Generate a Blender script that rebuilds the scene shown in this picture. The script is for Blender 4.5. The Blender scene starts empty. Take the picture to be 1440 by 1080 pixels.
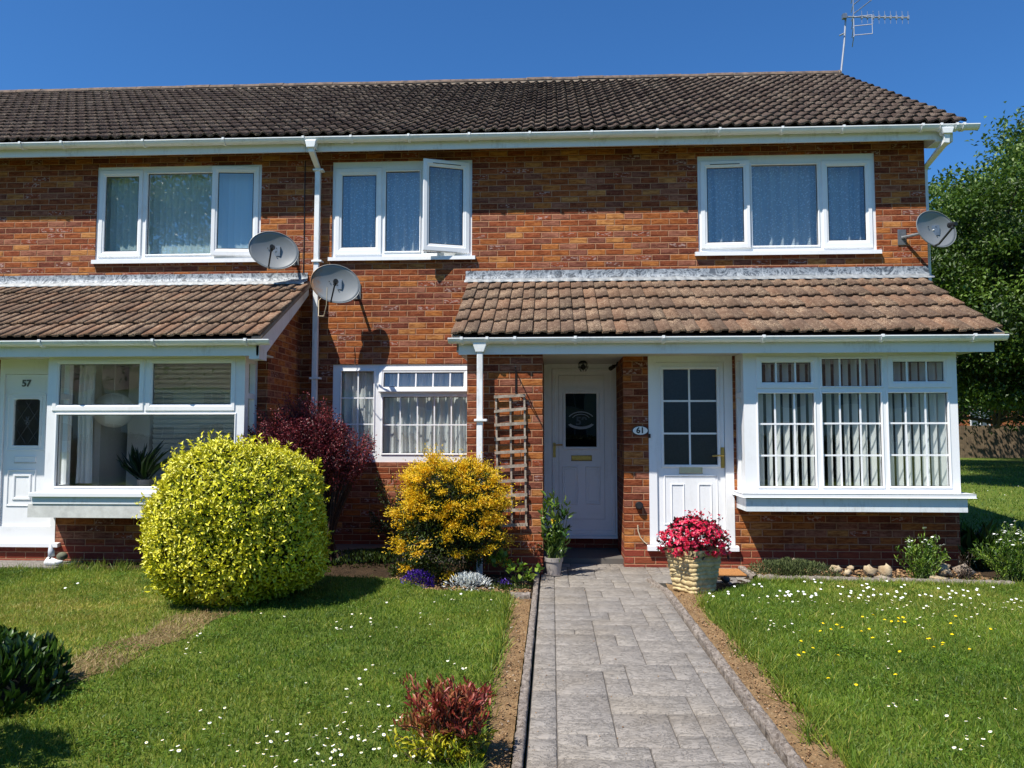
import bpy, math, random
import numpy as np
random.seed(7); rng = np.random.default_rng(11)
R = math.radians
sc = bpy.context.scene
col = sc.collection
# ---------------------------------------------------------------- camera
F_PX = 1082.0; YAW = R(2.96); PIT = R(3.7); EYE = 1.42
cam = bpy.data.cameras.new('camera'); cam_o = bpy.data.objects.new('camera', cam); col.objects.link(cam_o)
cam.sensor_width = 36; cam.lens = 36 * F_PX / 1440; cam.clip_start = 0.05; cam.clip_end = 2000
cam_o.location = (0, 0, EYE); cam_o.rotation_euler = (R(90) + PIT, 0, YAW)
sc.camera = cam_o
# ---------------------------------------------------------------- sky, sun, exposure
SUN = np.array([-0.46, -0.476, 1.0]); SUN = SUN / np.linalg.norm(SUN)      # direction towards the sun
elev = math.asin(SUN[2]); azim = math.atan2(SUN[0], SUN[1])
w = bpy.data.worlds.new('World'); sc.world = w; w.use_nodes = True
nt = w.node_tree; bg = nt.nodes['Background']
sky = nt.nodes.new('ShaderNodeTexSky'); sky.sky_type = 'NISHITA'; sky.sun_disc = False
sky.sun_elevation = elev; sky.sun_rotation = azim
sky.air_density = 1.0; sky.dust_density = 0.3; sky.ozone_density = 4.0; sky.altitude = 0
tint = nt.nodes.new('ShaderNodeMix'); tint.data_type = 'RGBA'; tint.blend_type = 'MULTIPLY'; tint.inputs[0].default_value = 1
nt.links.new(sky.outputs[0], tint.inputs[6]); tint.inputs[7].default_value = (.47, .95, 1.40, 1)      # a deep clear blue
nt.links.new(tint.outputs[2], bg.inputs[0]); bg.inputs[1].default_value = 0.075
sl = bpy.data.lights.new('sun', 'SUN'); sl.energy = 5.0; sl.angle = R(0.5); sl.color = (1, .945, .86)
so = bpy.data.objects.new('sun', sl); col.objects.link(so)
so.rotation_euler = (math.acos(SUN[2]), 0, math.atan2(SUN[1], SUN[0]) + math.pi / 2)
sc.view_settings.view_transform = 'Standard'; sc.view_settings.look = 'None'
sc.view_settings.exposure = 0.5; sc.view_settings.gamma = 1
sc.render.resolution_x = 1024; sc.render.resolution_y = 768

# ---------------------------------------------------------------- measuring helpers: photo point -> point on a plane of the place
_fw = np.array([-math.sin(YAW)*math.cos(PIT), math.cos(YAW)*math.cos(PIT), math.sin(PIT)])
_rt = np.array([math.cos(YAW), math.sin(YAW), 0]); _up = np.cross(_rt, _fw)
def _ray(px, py): return _fw + _rt*(px-720)/F_PX + _up*(540-py)/F_PX
def at(px, py, Y):
    d = _ray(px, py); p = np.array([0, 0, EYE]) + d*(Y/d[1]); return float(p[0]), float(p[2])
def gnd(px, py, z=0.0):
    d = _ray(px, py); p = np.array([0, 0, EYE]) + d*((z-EYE)/d[2]); return float(p[0]), float(p[1])
def rect(px0, py0, px1, py1, Y):
    x0, z1 = at(px0, (py0+py1)/2, Y)[0], at((px0+px1)/2, py0, Y)[1]
    x1, z0 = at(px1, (py0+py1)/2, Y)[0], at((px0+px1)/2, py1, Y)[1]
    return x0, x1, z0, z1

# ---------------------------------------------------------------- object helpers
def tag(o, label=None, cat=None, group=None, kind=None):
    if label: o['label'] = label
    if cat: o['category'] = cat
    if group: o['group'] = group
    if kind: o['kind'] = kind
    return o
def empty(name, loc, label, cat, group=None, rz=0):
    o = bpy.data.objects.new(name, None); col.objects.link(o); o.location = loc; o.rotation_euler.z = rz
    o.empty_display_size = .1
    return tag(o, label, cat, group)
def kids(o): return [c for c in bpy.data.objects if c.parent == o]
def copy_tree(o, parent=None):
    c = o.copy(); col.objects.link(c); c.parent = parent
    for ch in kids(o): copy_tree(ch, c)
    return c
def world_loc(o):
    v = np.array(o.location, float)
    return v if o.parent is None else v + world_loc(o.parent)
def finish(name, me, mat, parent=None, smooth=False, local=False):
    o = bpy.data.objects.new(name, me); col.objects.link(o)
    if mat: me.materials.append(mat)
    if smooth: me.polygons.foreach_set('use_smooth', [True]*len(me.polygons))
    if parent is not None:
        o.parent = parent
        if not local:
            off = world_loc(parent); o.location = tuple(-off)
    me.update(); return o
class MB:
    """collects faces in world metres and links them as one mesh object"""
    def __init__(s): s.v = []; s.f = []
    def add(s, vs, fs):
        b = len(s.v); s.v += [tuple(map(float, v)) for v in vs]; s.f += [[b+i for i in f] for f in fs]; return s
    def box(s, x0, x1, y0, y1, z0, z1):
        return s.add([(x0,y0,z0),(x1,y0,z0),(x1,y1,z0),(x0,y1,z0),(x0,y0,z1),(x1,y0,z1),(x1,y1,z1),(x0,y1,z1)],
                     [(0,3,2,1),(4,5,6,7),(0,1,5,4),(1,2,6,5),(2,3,7,6),(3,0,4,7)])
    def cbox(s, c, sx, sy, sz): return s.box(c[0]-sx/2,c[0]+sx/2,c[1]-sy/2,c[1]+sy/2,c[2]-sz/2,c[2]+sz/2)
    def tube(s, pts, r, n=8, cap=True, square=False):
        pts = [np.array(p, float) for p in pts]; rs = r if hasattr(r, '__len__') else [r]*len(pts)
        rings = []; prev = None
        for i, p in enumerate(pts):
            a = pts[max(i-1,0)]; b = pts[min(i+1,len(pts)-1)]; d = b-a; d = d/(np.linalg.norm(d)+1e-9)
            if prev is None:
                ref = np.array([0,0,1.]) if abs(d[2]) < .9 else np.array([1.,0,0])
                u = np.cross(d, ref); u /= np.linalg.norm(u)
            else:
                u = prev - d*np.dot(prev, d); u /= (np.linalg.norm(u)+1e-9)
            prev = u; v = np.cross(d, u)
            ph = math.pi/4 if square else 0
            rings.append([p + rs[i]*(math.cos(ph+2*math.pi*k/n)*u + math.sin(ph+2*math.pi*k/n)*v) for k in range(n)])
        vs = [q for rg in rings for q in rg]; fs = []
        for i in range(len(rings)-1):
            for k in range(n):
                k2 = (k+1) % n; fs.append((i*n+k, i*n+k2, (i+1)*n+k2, (i+1)*n+k))
        if cap: fs.append(tuple(reversed(range(n)))); fs.append(tuple(range((len(rings)-1)*n, len(rings)*n)))
        return s.add(vs, fs)
    def lathe(s, prof, c, n=24, sx=1, sy=1):
        vs = [(c[0]+r*sx*math.cos(2*math.pi*k/n), c[1]+r*sy*math.sin(2*math.pi*k/n), c[2]+z) for r, z in prof for k in range(n)]
        fs = [(i*n+k, i*n+(k+1)%n, (i+1)*n+(k+1)%n, (i+1)*n+k) for i in range(len(prof)-1) for k in range(n)]
        return s.add(vs, fs)
    def holes(s, x0, x1, z0, z1, y, t, hs):
        """slab facing -Y at y, thickness t, with rectangular holes"""
        xs = sorted({round(v,5) for v in [x0,x1]+[h[0] for h in hs]+[h[1] for h in hs] if x0-1e-6 <= v <= x1+1e-6})
        zs = sorted({round(v,5) for v in [z0,z1]+[h[2] for h in hs]+[h[3] for h in hs] if z0-1e-6 <= v <= z1+1e-6})
        def solid(i, j):
            if not (0 <= i < len(xs)-1 and 0 <= j < len(zs)-1): return False
            cx, cz = (xs[i]+xs[i+1])/2, (zs[j]+zs[j+1])/2
            return not any(h[0] < cx < h[1] and h[2] < cz < h[3] for h in hs)
        for i in range(len(xs)-1):
            for j in range(len(zs)-1):
                if not solid(i, j): continue
                a, b, c, d = xs[i], xs[i+1], zs[j], zs[j+1]
                s.add([(a,y,c),(b,y,c),(b,y,d),(a,y,d)], [(0,1,2,3)])
                s.add([(a,y+t,c),(b,y+t,c),(b,y+t,d),(a,y+t,d)], [(3,2,1,0)])
                if not solid(i-1,j): s.add([(a,y,c),(a,y,d),(a,y+t,d),(a,y+t,c)], [(0,1,2,3)])
                if not solid(i+1,j): s.add([(b,y,c),(b,y,d),(b,y+t,d),(b,y+t,c)], [(3,2,1,0)])
                if not solid(i,j-1): s.add([(a,y,c),(b,y,c),(b,y+t,c),(a,y+t,c)], [(3,2,1,0)])
                if not solid(i,j+1): s.add([(a,y,d),(b,y,d),(b,y+t,d),(a,y+t,d)], [(0,1,2,3)])
        return s
    def ring(s, x0, x1, z0, z1, wd, y0, y1):
        """raised rectangular border, mitred look with a chamfered front"""
        ch = min(.006, wd*.3)
        o = [(x0,z0),(x1,z0),(x1,z1),(x0,z1)]; k = lambda d: [(x0+d,z0+d),(x1-d,z0+d),(x1-d,z1-d),(x0+d,z1-d)]
        loops = [(o,y1),(o,y0+ch),(k(ch),y0),(k(wd-ch),y0),(k(wd),y0+ch),(k(wd),y1)]
        vs = [(x,y,z) for lp,y in loops for x,z in lp]; fs = []
        for a in range(len(loops)-1):
            for q in range(4): fs.append((a*4+q, a*4+(q+1)%4, (a+1)*4+(q+1)%4, (a+1)*4+q))
        return s.add(vs, fs)
    def prism(s, poly, axis, a, b):
        """poly of 2-tuples; axis 'x': (y,z), 'y': (x,z), 'z': (x,y)"""
        m = {'x': lambda p,t:(t,p[0],p[1]), 'y': lambda p,t:(p[0],t,p[1]), 'z': lambda p,t:(p[0],p[1],t)}[axis]
        n = len(poly); vs = [m(p,a) for p in poly]+[m(p,b) for p in poly]
        fs = [tuple(range(n)), tuple(reversed(range(n,2*n)))]+[(i,(i+1)%n,n+(i+1)%n,n+i) for i in range(n)]
        return s.add(vs, fs)
    def ball(s, c, r, n=16, m=10, sz=1, sx=1, sy=1):
        prof = [(max(1e-4, r*math.sin(math.pi*i/m)), -r*math.cos(math.pi*i/m)*sz) for i in range(m+1)]
        return s.lathe(prof, c, n, sx, sy)
    def build(s, name, mat, parent=None, smooth=False, bevel=0):
        me = bpy.data.meshes.new(name); me.from_pydata(s.v, [], s.f)
        o = finish(name, me, mat, parent, smooth)
        if bevel:
            b = o.modifiers.new('bevel', 'BEVEL'); b.width = bevel; b.segments = 2; b.limit_method = 'ANGLE'; b.angle_limit = R(40)
        return o
def np_mesh(name, V, Fc, mat, parent=None, rnd=None, smooth=False):
    V = np.asarray(V, np.float32).reshape(-1,3); Fc = np.asarray(Fc, np.int32); k = Fc.shape[1]
    me = bpy.data.meshes.new(name); me.vertices.add(len(V)); me.vertices.foreach_set('co', V.ravel())
    me.loops.add(Fc.size); me.loops.foreach_set('vertex_index', Fc.ravel())
    me.polygons.add(len(Fc)); me.polygons.foreach_set('loop_start', np.arange(0, Fc.size, k, dtype=np.int32))
    me.polygons.foreach_set('loop_total', np.full(len(Fc), k, np.int32))
    me.update(calc_edges=True)
    if rnd is not None:
        a = me.attributes.new('rnd', 'FLOAT', 'POINT'); a.data.foreach_set('value', np.asarray(rnd, np.float32))
    return finish(name, me, mat, parent, smooth)
def unit(a): return a/(np.linalg.norm(a, axis=-1, keepdims=True)+1e-9)
LEAF = (np.array([(0,0,0),(.45,-.5,.16),(1,0,-.10),(.45,.5,.16)]), [(0,1,2),(0,2,3)])
LONG = (np.array([(0,0,0),(.3,-.42,.10),(.3,0,.0),(.3,.42,.10),(.68,-.40,.08),(.68,0,-.03),(.68,.40,.08),(1,0,-.16)]),
        [(0,1,2),(0,2,3),(1,4,5),(1,5,2),(2,5,6),(2,6,3),(4,7,5),(5,7,6)])
BLADE = (np.array([(0,-.5,0),(0,.5,0),(.55,-.4,.10),(.55,.4,.10),(1,0,.38)]), [(0,1,3),(0,3,2),(2,3,4)])
def leaves(P, D, N, L, W, tmpl=LEAF):
    """P points, D direction, N approximate normal -> verts, faces"""
    t, fs = tmpl; D = unit(D); S = unit(np.cross(D, N)); Nn = np.cross(S, D)
    L = np.broadcast_to(L, (len(P),)); W = np.broadcast_to(W, (len(P),))
    V = (P[:,None,:] + D[:,None,:]*(t[None,:,0,None]*L[:,None,None]) + S[:,None,:]*(t[None,:,1,None]*W[:,None,None])
         + Nn[:,None,:]*(t[None,:,2,None]*L[:,None,None]))
    Fc = (np.array(fs)[None]+ (np.arange(len(P))*len(t))[:,None,None]).reshape(-1,3)
    return V.reshape(-1,3), Fc
def foliage(name, mat, parent, P, D, N, L, W, rnd, tmpl=LEAF, smooth=False):
    V, Fc = leaves(P, D, N, L, W, tmpl)
    return np_mesh(name, V, Fc, mat, parent, np.repeat(rnd, len(tmpl[0])), smooth)
def rdir(n): return unit(rng.normal(size=(n,3)))

# ---------------------------------------------------------------- materials
def lin(c):
    if isinstance(c, (int, float)): c = (c,c,c)
    return tuple((x/255/12.92 if x/255 <= .04045 else ((x/255+.055)/1.055)**2.4) for x in c)+(1,)
class G:
    def __init__(s, name):
        s.m = bpy.data.materials.new(name); s.m.use_nodes = True; s.nt = s.m.node_tree
        s.bsdf = s.nt.nodes['Principled BSDF']; s.out = s.nt.nodes['Material Output']
    def n(s, t, **k):
        nd = s.nt.nodes.new(t)
        for a, b in k.items(): setattr(nd, a, b)
        return nd
    def l(s, a, b): s.nt.links.new(a, b)
    def put(s, v, sock):
        if isinstance(v, (int, float, tuple)): sock.default_value = v
        else: s.l(v, sock)
    def math(s, op, a, b=0., c=None):
        nd = s.n('ShaderNodeMath', operation=op); s.put(a, nd.inputs[0]); s.put(b, nd.inputs[1])
        if c is not None: s.put(c, nd.inputs[2])
        return nd.outputs[0]
    def pos(s): return s.n('ShaderNodeNewGeometry').outputs['Position']
    def obj(s): return s.n('ShaderNodeTexCoord').outputs['Object']
    def scale(s, v, sc_):
        nd = s.n('ShaderNodeVectorMath', operation='MULTIPLY'); s.put(v, nd.inputs[0]); nd.inputs[1].default_value = sc_; return nd.outputs[0]
    def noise(s, v, scale=5, detail=4, rough=.6, dist=0):
        nd = s.n('ShaderNodeTexNoise'); s.put(v, nd.inputs['Vector']); nd.inputs['Scale'].default_value = scale
        nd.inputs['Detail'].default_value = detail; nd.inputs['Roughness'].default_value = rough; nd.inputs['Distortion'].default_value = dist
        return nd.outputs[0]
    def ramp(s, f, stops, interp='LINEAR'):
        nd = s.n('ShaderNodeValToRGB'); s.put(f, nd.inputs[0]); cr = nd.color_ramp; cr.interpolation = interp
        while len(cr.elements) < len(stops): cr.elements.new(.5)
        for e, (p, c) in zip(cr.elements, stops): e.position = p; e.color = c if isinstance(c, tuple) and len(c) == 4 else (c,c,c,1)
        return nd.outputs[0]
    def mix(s, f, a, b, bt='MIX'):
        nd = s.n('ShaderNodeMix', data_type='RGBA', blend_type=bt); s.put(f, nd.inputs[0]); s.put(a, nd.inputs[6]); s.put(b, nd.inputs[7]); return nd.outputs[2]
    def smooth(s, v, a, b):
        nd = s.n('ShaderNodeMapRange', interpolation_type='SMOOTHSTEP'); s.put(v, nd.inputs[0]); nd.inputs[1].default_value = a; nd.inputs[2].default_value = b; return nd.outputs[0]
    def bump(s, h, strength=.3, dist=.01):
        nd = s.n('ShaderNodeBump'); s.put(h, nd.inputs['Height']); nd.inputs['Strength'].default_value = strength; nd.inputs['Distance'].default_value = dist
        s.l(nd.outputs[0], s.bsdf.inputs['Normal'])
    def base(s, c, rough=.6, spec=None, metal=None):
        s.put(c, s.bsdf.inputs['Base Color']); s.put(rough, s.bsdf.inputs['Roughness'])
        if spec is not None: s.bsdf.inputs['Specular IOR Level'].default_value = spec
        if metal is not None: s.bsdf.inputs['Metallic'].default_value = metal
        return s.m
def simple(name, c, rough=.5, var=.15, nscale=6, bump=0, spec=None, metal=None, dist=.004, dark=None):
    g = G(name); p = g.pos(); nz = g.noise(p, nscale, 5, .65)
    a = lin(c); d = dark and lin(dark) or tuple(x*(1-var) for x in a[:3])+(1,)
    g.base(g.ramp(nz, [(.35, d), (.65, a)]), rough, spec, metal)
    if bump: g.bump(g.noise(p, nscale*6, 4), bump, dist)
    return g.m

def brick_mat():
    g = G('brick'); p = g.pos(); sp = g.n('ShaderNodeSeparateXYZ'); g.l(p, sp.inputs[0])
    u = g.math('DIVIDE', g.math('ADD', sp.outputs[0], g.math('ADD', sp.outputs[1], 50.)), .225)
    v = g.math('DIVIDE', g.math('ADD', sp.outputs[2], 5.01), .0752)
    row = g.math('FLOOR', v)
    cr_ = g.n('ShaderNodeTexWhiteNoise', noise_dimensions='1D'); g.l(row, cr_.inputs['W'])
    u2 = g.math('ADD', g.math('ADD', u, g.math('MULTIPLY', g.math('MODULO', row, 2.), .5)), g.math('MULTIPLY', cr_.outputs[0], .12))
    cl = g.math('FLOOR', u2)
    comb = g.n('ShaderNodeCombineXYZ'); g.l(cl, comb.inputs[0]); g.l(row, comb.inputs[1])
    wn = g.n('ShaderNodeTexWhiteNoise', noise_dimensions='3D'); g.l(comb.outputs[0], wn.inputs['Vector'])
    sc2 = g.n('ShaderNodeSeparateColor'); g.l(wn.outputs['Color'], sc2.inputs[0])
    fu = g.math('FRACT', u2); fv = g.math('FRACT', v)
    du = g.math('MULTIPLY', g.math('MINIMUM', fu, g.math('SUBTRACT', 1., fu)), .225)
    dv = g.math('MULTIPLY', g.math('MINIMUM', fv, g.math('SUBTRACT', 1., fv)), .0752)
    wob = g.math('MULTIPLY', g.math('SUBTRACT', g.noise(p, 28, 3), .5), .008)
    dm = g.math('ADD', g.math('MINIMUM', du, dv), wob)
    brickm = g.smooth(dm, .0035, .0065)
    colr = g.ramp(wn.outputs[0], [(0, lin((122,66,48))), (.08, lin((142,78,50))), (.20, lin((156,88,52))), (.32, lin((172,104,58))),
            (.44, lin((184,118,66))), (.54, lin((194,136,82))), (.62, lin((152,84,54))), (.70, lin((140,88,70))), (.79, lin((160,106,84))), (.88, lin((150,80,52))), (.95, lin((126,72,54)))], 'CONSTANT')
    # tone inside a brick, stretched along its length, and darker burnt patches
    st = g.scale(p, (5,5,22)); n1 = g.noise(st, 2.2, 4, .65)
    colr = g.mix(g.smooth(n1, .34, .70), colr, g.mix(1., colr, lin((184,160,152)), 'MULTIPLY'))
    n2 = g.noise(p, 55, 3, .7)
    colr = g.mix(g.math('MULTIPLY', g.smooth(n2, .55, .75), .35), colr, lin((214,150,104)))
    # pale smeared faces on a few bricks
    sm = g.math('MULTIPLY', g.smooth(sc2.outputs[0], .88, .90), g.smooth(g.noise(g.scale(p, (9,9,20)), 2.6, 3), .52, .62))
    colr = g.mix(g.math('MULTIPLY', g.math('MULTIPLY', sm, g.smooth(dm, .008, .014)), .62), colr, lin((196,170,160)))
    ed = g.math('MULTIPLY', g.math('SUBTRACT', 1., g.smooth(dm, .008, .018)), g.smooth(sc2.outputs[1], .55, .62))
    colr = g.mix(g.math('MULTIPLY', ed, .45), colr, lin((96,44,34)))
    # redder engineering courses near the ground
    low = g.math('SUBTRACT', 1., g.smooth(sp.outputs[2], .20, .21))
    colr = g.mix(g.math('MULTIPLY', low, .8), colr, g.mix(sc2.outputs[2], lin((120,52,42)), lin((152,72,56))))
    big = g.noise(p, .7, 3)
    colr = g.mix(1., colr, g.ramp(big, [(.3, .80), (.7, 1.08)]), 'MULTIPLY')
    hs = g.n('ShaderNodeHueSaturation'); hs.inputs['Saturation'].default_value = 1.03; hs.inputs['Value'].default_value = .97; g.l(colr, hs.inputs['Color']); colr = hs.outputs[0]
    mort = g.mix(g.noise(p, 12, 3), lin((150,104,76)), lin((178,136,104)))
    fin = g.mix(brickm, mort, colr)
    zs = g.math('MULTIPLY', g.smooth(g.noise(g.scale(p, (1,1,.22)), 4.5, 5, .7), .52, .72), .28)
    fin = g.mix(zs, fin, g.mix(1., fin, lin((150,142,136)), 'MULTIPLY')); g.base(fin, .85, .25)
    h = g.math('ADD', g.math('MULTIPLY', g.smooth(dm, .002, .010), 1.), g.math('MULTIPLY', g.math('ADD', n2, g.math('MULTIPLY', g.noise(g.scale(p, (1,1,2)), 25, 3), 1.3)), .42))
    h = g.math('ADD', h, g.math('MULTIPLY', sc2.outputs[1], .25))
    g.bump(h, .75, .007)
    return g.m
def tile_mat(name, cols, lichen):
    g = G(name); p = g.pos(); at_ = g.n('ShaderNodeAttribute', attribute_name='rnd')
    c = g.ramp(at_.outputs['Fac'], [(i/(len(cols)-1), lin(x)) for i, x in enumerate(cols)])
    n1 = g.noise(p, 3.2, 5, .7); n2 = g.noise(p, 26, 4, .75); n3 = g.noise(p, 90, 3, .7)
    c = g.mix(g.smooth(n2, .35, .75), g.mix(1., c, (.58,.55,.53,1), 'MULTIPLY'), c)
    c = g.mix(g.math('MULTIPLY', g.smooth(n1, .45, .75), .5), c, g.mix(1., c, (1.25,1.05,.9,1), 'MULTIPLY'))
    c = g.mix(g.math('MULTIPLY', g.smooth(g.math('MULTIPLY', n3, g.math('ADD', n1, .5)), .54, .64), .8), c, lin(lichen))
    g.base(c, .9, .2); g.bump(g.math('ADD', n2, g.math('MULTIPLY', n3, .6)), .5, .006)
    return g.m
def leaf_mat(name, cols, rough=.45, trans=.25, var=.25, nscale=2.0, spec=.5):
    g = G(name); a = g.n('ShaderNodeAttribute', attribute_name='rnd')
    c = g.ramp(a.outputs['Fac'], [(i/(len(cols)-1), lin(x)) for i, x in enumerate(cols)])
    nz = g.noise(g.pos(), nscale, 3); c = g.mix(g.math('MULTIPLY', g.smooth(nz, .4, .65), 1.), g.mix(1., c, (1-var,)*3+(1,), 'MULTIPLY'), c)
    g.base(c, rough, spec)
    tr = g.n('ShaderNodeBsdfTranslucent'); g.l(c, tr.inputs[0])
    mx = g.n('ShaderNodeMixShader'); mx.inputs[0].default_value = trans
    g.l(g.bsdf.outputs[0], mx.inputs[1]); g.l(tr.outputs[0], mx.inputs[2]); g.l(mx.outputs[0], g.out.inputs[0])
    return g.m
def glass_mat(name='window_glass', tint=(.94,.96,.96,1), strength=.15):
    g = G(name); ge = g.n('ShaderNodeNewGeometry'); dt = g.n('ShaderNodeVectorMath', operation='DOT_PRODUCT'); g.l(ge.outputs['Normal'], dt.inputs[0]); g.l(ge.outputs['Incoming'], dt.inputs[1])
    fac = g.math('ADD', strength, g.math('MULTIPLY', 1-strength, g.math('POWER', g.math('SUBTRACT', 1., g.math('ABSOLUTE', dt.outputs['Value'])), 5.)))
    gl = g.n('ShaderNodeBsdfGlossy'); gl.inputs['Roughness'].default_value = 0.0; gl.inputs[0].default_value = (1,1,1,1)
    tr = g.n('ShaderNodeBsdfTransparent'); tr.inputs[0].default_value = tint
    b = g.n('ShaderNodeBump'); b.inputs['Strength'].default_value = .06; b.inputs['Distance'].default_value = .02
    g.l(g.noise(g.pos(), 2.5, 1), b.inputs['Height']); g.l(b.outputs[0], gl.inputs['Normal'])
    mx = g.n('ShaderNodeMixShader'); g.l(fac, mx.inputs[0])
    g.l(tr.outputs[0], mx.inputs[1]); g.l(gl.outputs[0], mx.inputs[2]); g.l(mx.outputs[0], g.out.inputs[0])
    return g.m
def net_mat(name, colr, alpha, dots=True):
    g = G(name); p = g.pos(); tr = g.n('ShaderNodeBsdfTransparent'); df = g.n('ShaderNodeBsdfDiffuse'); tl = g.n('ShaderNodeBsdfTranslucent')
    df.inputs[0].default_value = lin(colr); tl.inputs[0].default_value = lin(colr)
    a1 = g.n('ShaderNodeMixShader'); a1.inputs[0].default_value = .3; g.l(df.outputs[0], a1.inputs[1]); g.l(tl.outputs[0], a1.inputs[2])
    mx = g.n('ShaderNodeMixShader'); g.l(tr.outputs[0], mx.inputs[1]); g.l(a1.outputs[0], mx.inputs[2])
    if dots:
        vo = g.n('ShaderNodeTexVoronoi'); g.l(g.scale(p, (1,.01,1)), vo.inputs['Vector']); vo.inputs['Scale'].default_value = 40
        d = g.math('SUBTRACT', 1., g.smooth(vo.outputs['Distance'], .22, .34))
        g.l(g.math('ADD', alpha, g.math('MULTIPLY', d, (1-alpha)*.8)), mx.inputs[0])
    else: mx.inputs[0].default_value = alpha
    g.l(mx.outputs[0], g.out.inputs[0]); return g.m
def upvc_mat(name, c, dirt):
    g = G(name); p = g.pos(); n1 = g.noise(p, 2.4, 5, .7); n2 = g.noise(g.scale(p, (1,1,.25)), 30, 4, .7)
    f = g.math('MULTIPLY', g.smooth(g.math('MULTIPLY', n1, g.math('ADD', n2, .5)), .5, .75), dirt)
    g.base(g.mix(f, lin(c), lin((150,146,136))), .32, .5); g.bump(n1, .04, .004); return g.m

M = {}
M['brick'] = brick_mat()
M['upvc'] = upvc_mat('white_upvc', (234,235,236), .12)
M['fascia'] = upvc_mat('white_painted_board', (220,225,227), .35)
M['gutter'] = upvc_mat('white_gutter_plastic', (234,236,236), .35)
M['roof_tile'] = tile_mat('brown_roof_tile', [(66,54,50),(80,67,62),(92,78,70),(76,62,56),(98,84,76)], (146,134,118))
M['porch_tile'] = tile_mat('weathered_porch_tile', [(104,86,74),(122,99,82),(114,94,80),(138,106,84),(106,90,77),(130,101,80)], (178,156,130))
M['ridge'] = simple('ridge_tile', (124,104,88), .9, .5, 9, .5, dark=(74,64,58))
M['mortar'] = simple('cement_mortar', (146,130,112), .9, .3, 14, .5)
M['dark_soffit'] = simple('bounce_cut_soffit', (52,40,32), .8, .3, 8)  # hidden soffit coloured dark to cut light bounced under the eaves
M['soffit'] = simple('soffit_board', (200,198,186), .6, .15, 3)
M['glass'] = glass_mat()
M['dark_glass'] = glass_mat('obscured_glass', (.25,.27,.28,1), .03)
M['frosted'] = simple('frosted_glass', (44,47,52), .22, .3, 60, .3, spec=.6, dist=.002)
M['gasket'] = simple('black_gasket', (28,28,30), .6, .1)
M['brass'] = simple('brass', (190,160,90), .35, .2, 30, metal=.85)
M['chrome'] = simple('chrome', (190,190,190), .25, .1, metal=.9)
M['pale_brass'] = simple('pale_brass', (214,206,170), .4, .1, 20, metal=.3)
M['room'] = simple('room_wall', (226,224,216), .8, .1, 1.5)
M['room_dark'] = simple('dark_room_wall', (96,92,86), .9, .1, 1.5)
M['black'] = simple('black_plastic', (26,26,28), .45, .1)
M['grey_steel'] = simple('galvanised_steel', (150,155,158), .4, .25, 20, metal=.7)
M['cyan_blind'] = net_mat('pale_blue_blind', (206,232,236), .97, False)
M['white_blind'] = net_mat('blind_fabric', (244,248,246), .97, False)
M['net'] = net_mat('net_curtain', (224,240,244), .56)
M['net_plain'] = net_mat('plain_net', (246,250,248), .85, False)
def lead_mat():
    g = G('lead_flashing'); p = g.pos(); n0 = g.noise(p, 3, 3)
    wv = g.noise(g.scale(p, (1,1,1.2)), 6, 5, .6, 2.5); s2 = g.noise(g.scale(p, (3,1,.8)), 6, 3, .6, .8)
    c = g.ramp(wv, [(.38, lin((58,64,72))), (.46, lin((104,112,120))), (.53, lin((150,156,162))), (.60, lin((84,90,98)))])
    c = g.mix(g.math('MULTIPLY', g.smooth(s2, .52, .66), .7), c, lin((168,174,178)))
    sz = g.n('ShaderNodeSeparateXYZ'); g.l(p, sz.inputs[0]); lowz = g.math('SUBTRACT', 1., g.smooth(g.math('ADD', sz.outputs[2], g.math('MULTIPLY', g.math('SUBTRACT', n0, .5), .08)), 3.325, 3.36))
    c = g.mix(g.math('MULTIPLY', lowz, .6), c, lin((160,162,160)))
    g.base(c, .55, .4, .15); g.bump(g.math('ADD', wv, n0), .5, .008); return g.m
M['lead'] = lead_mat()
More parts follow.
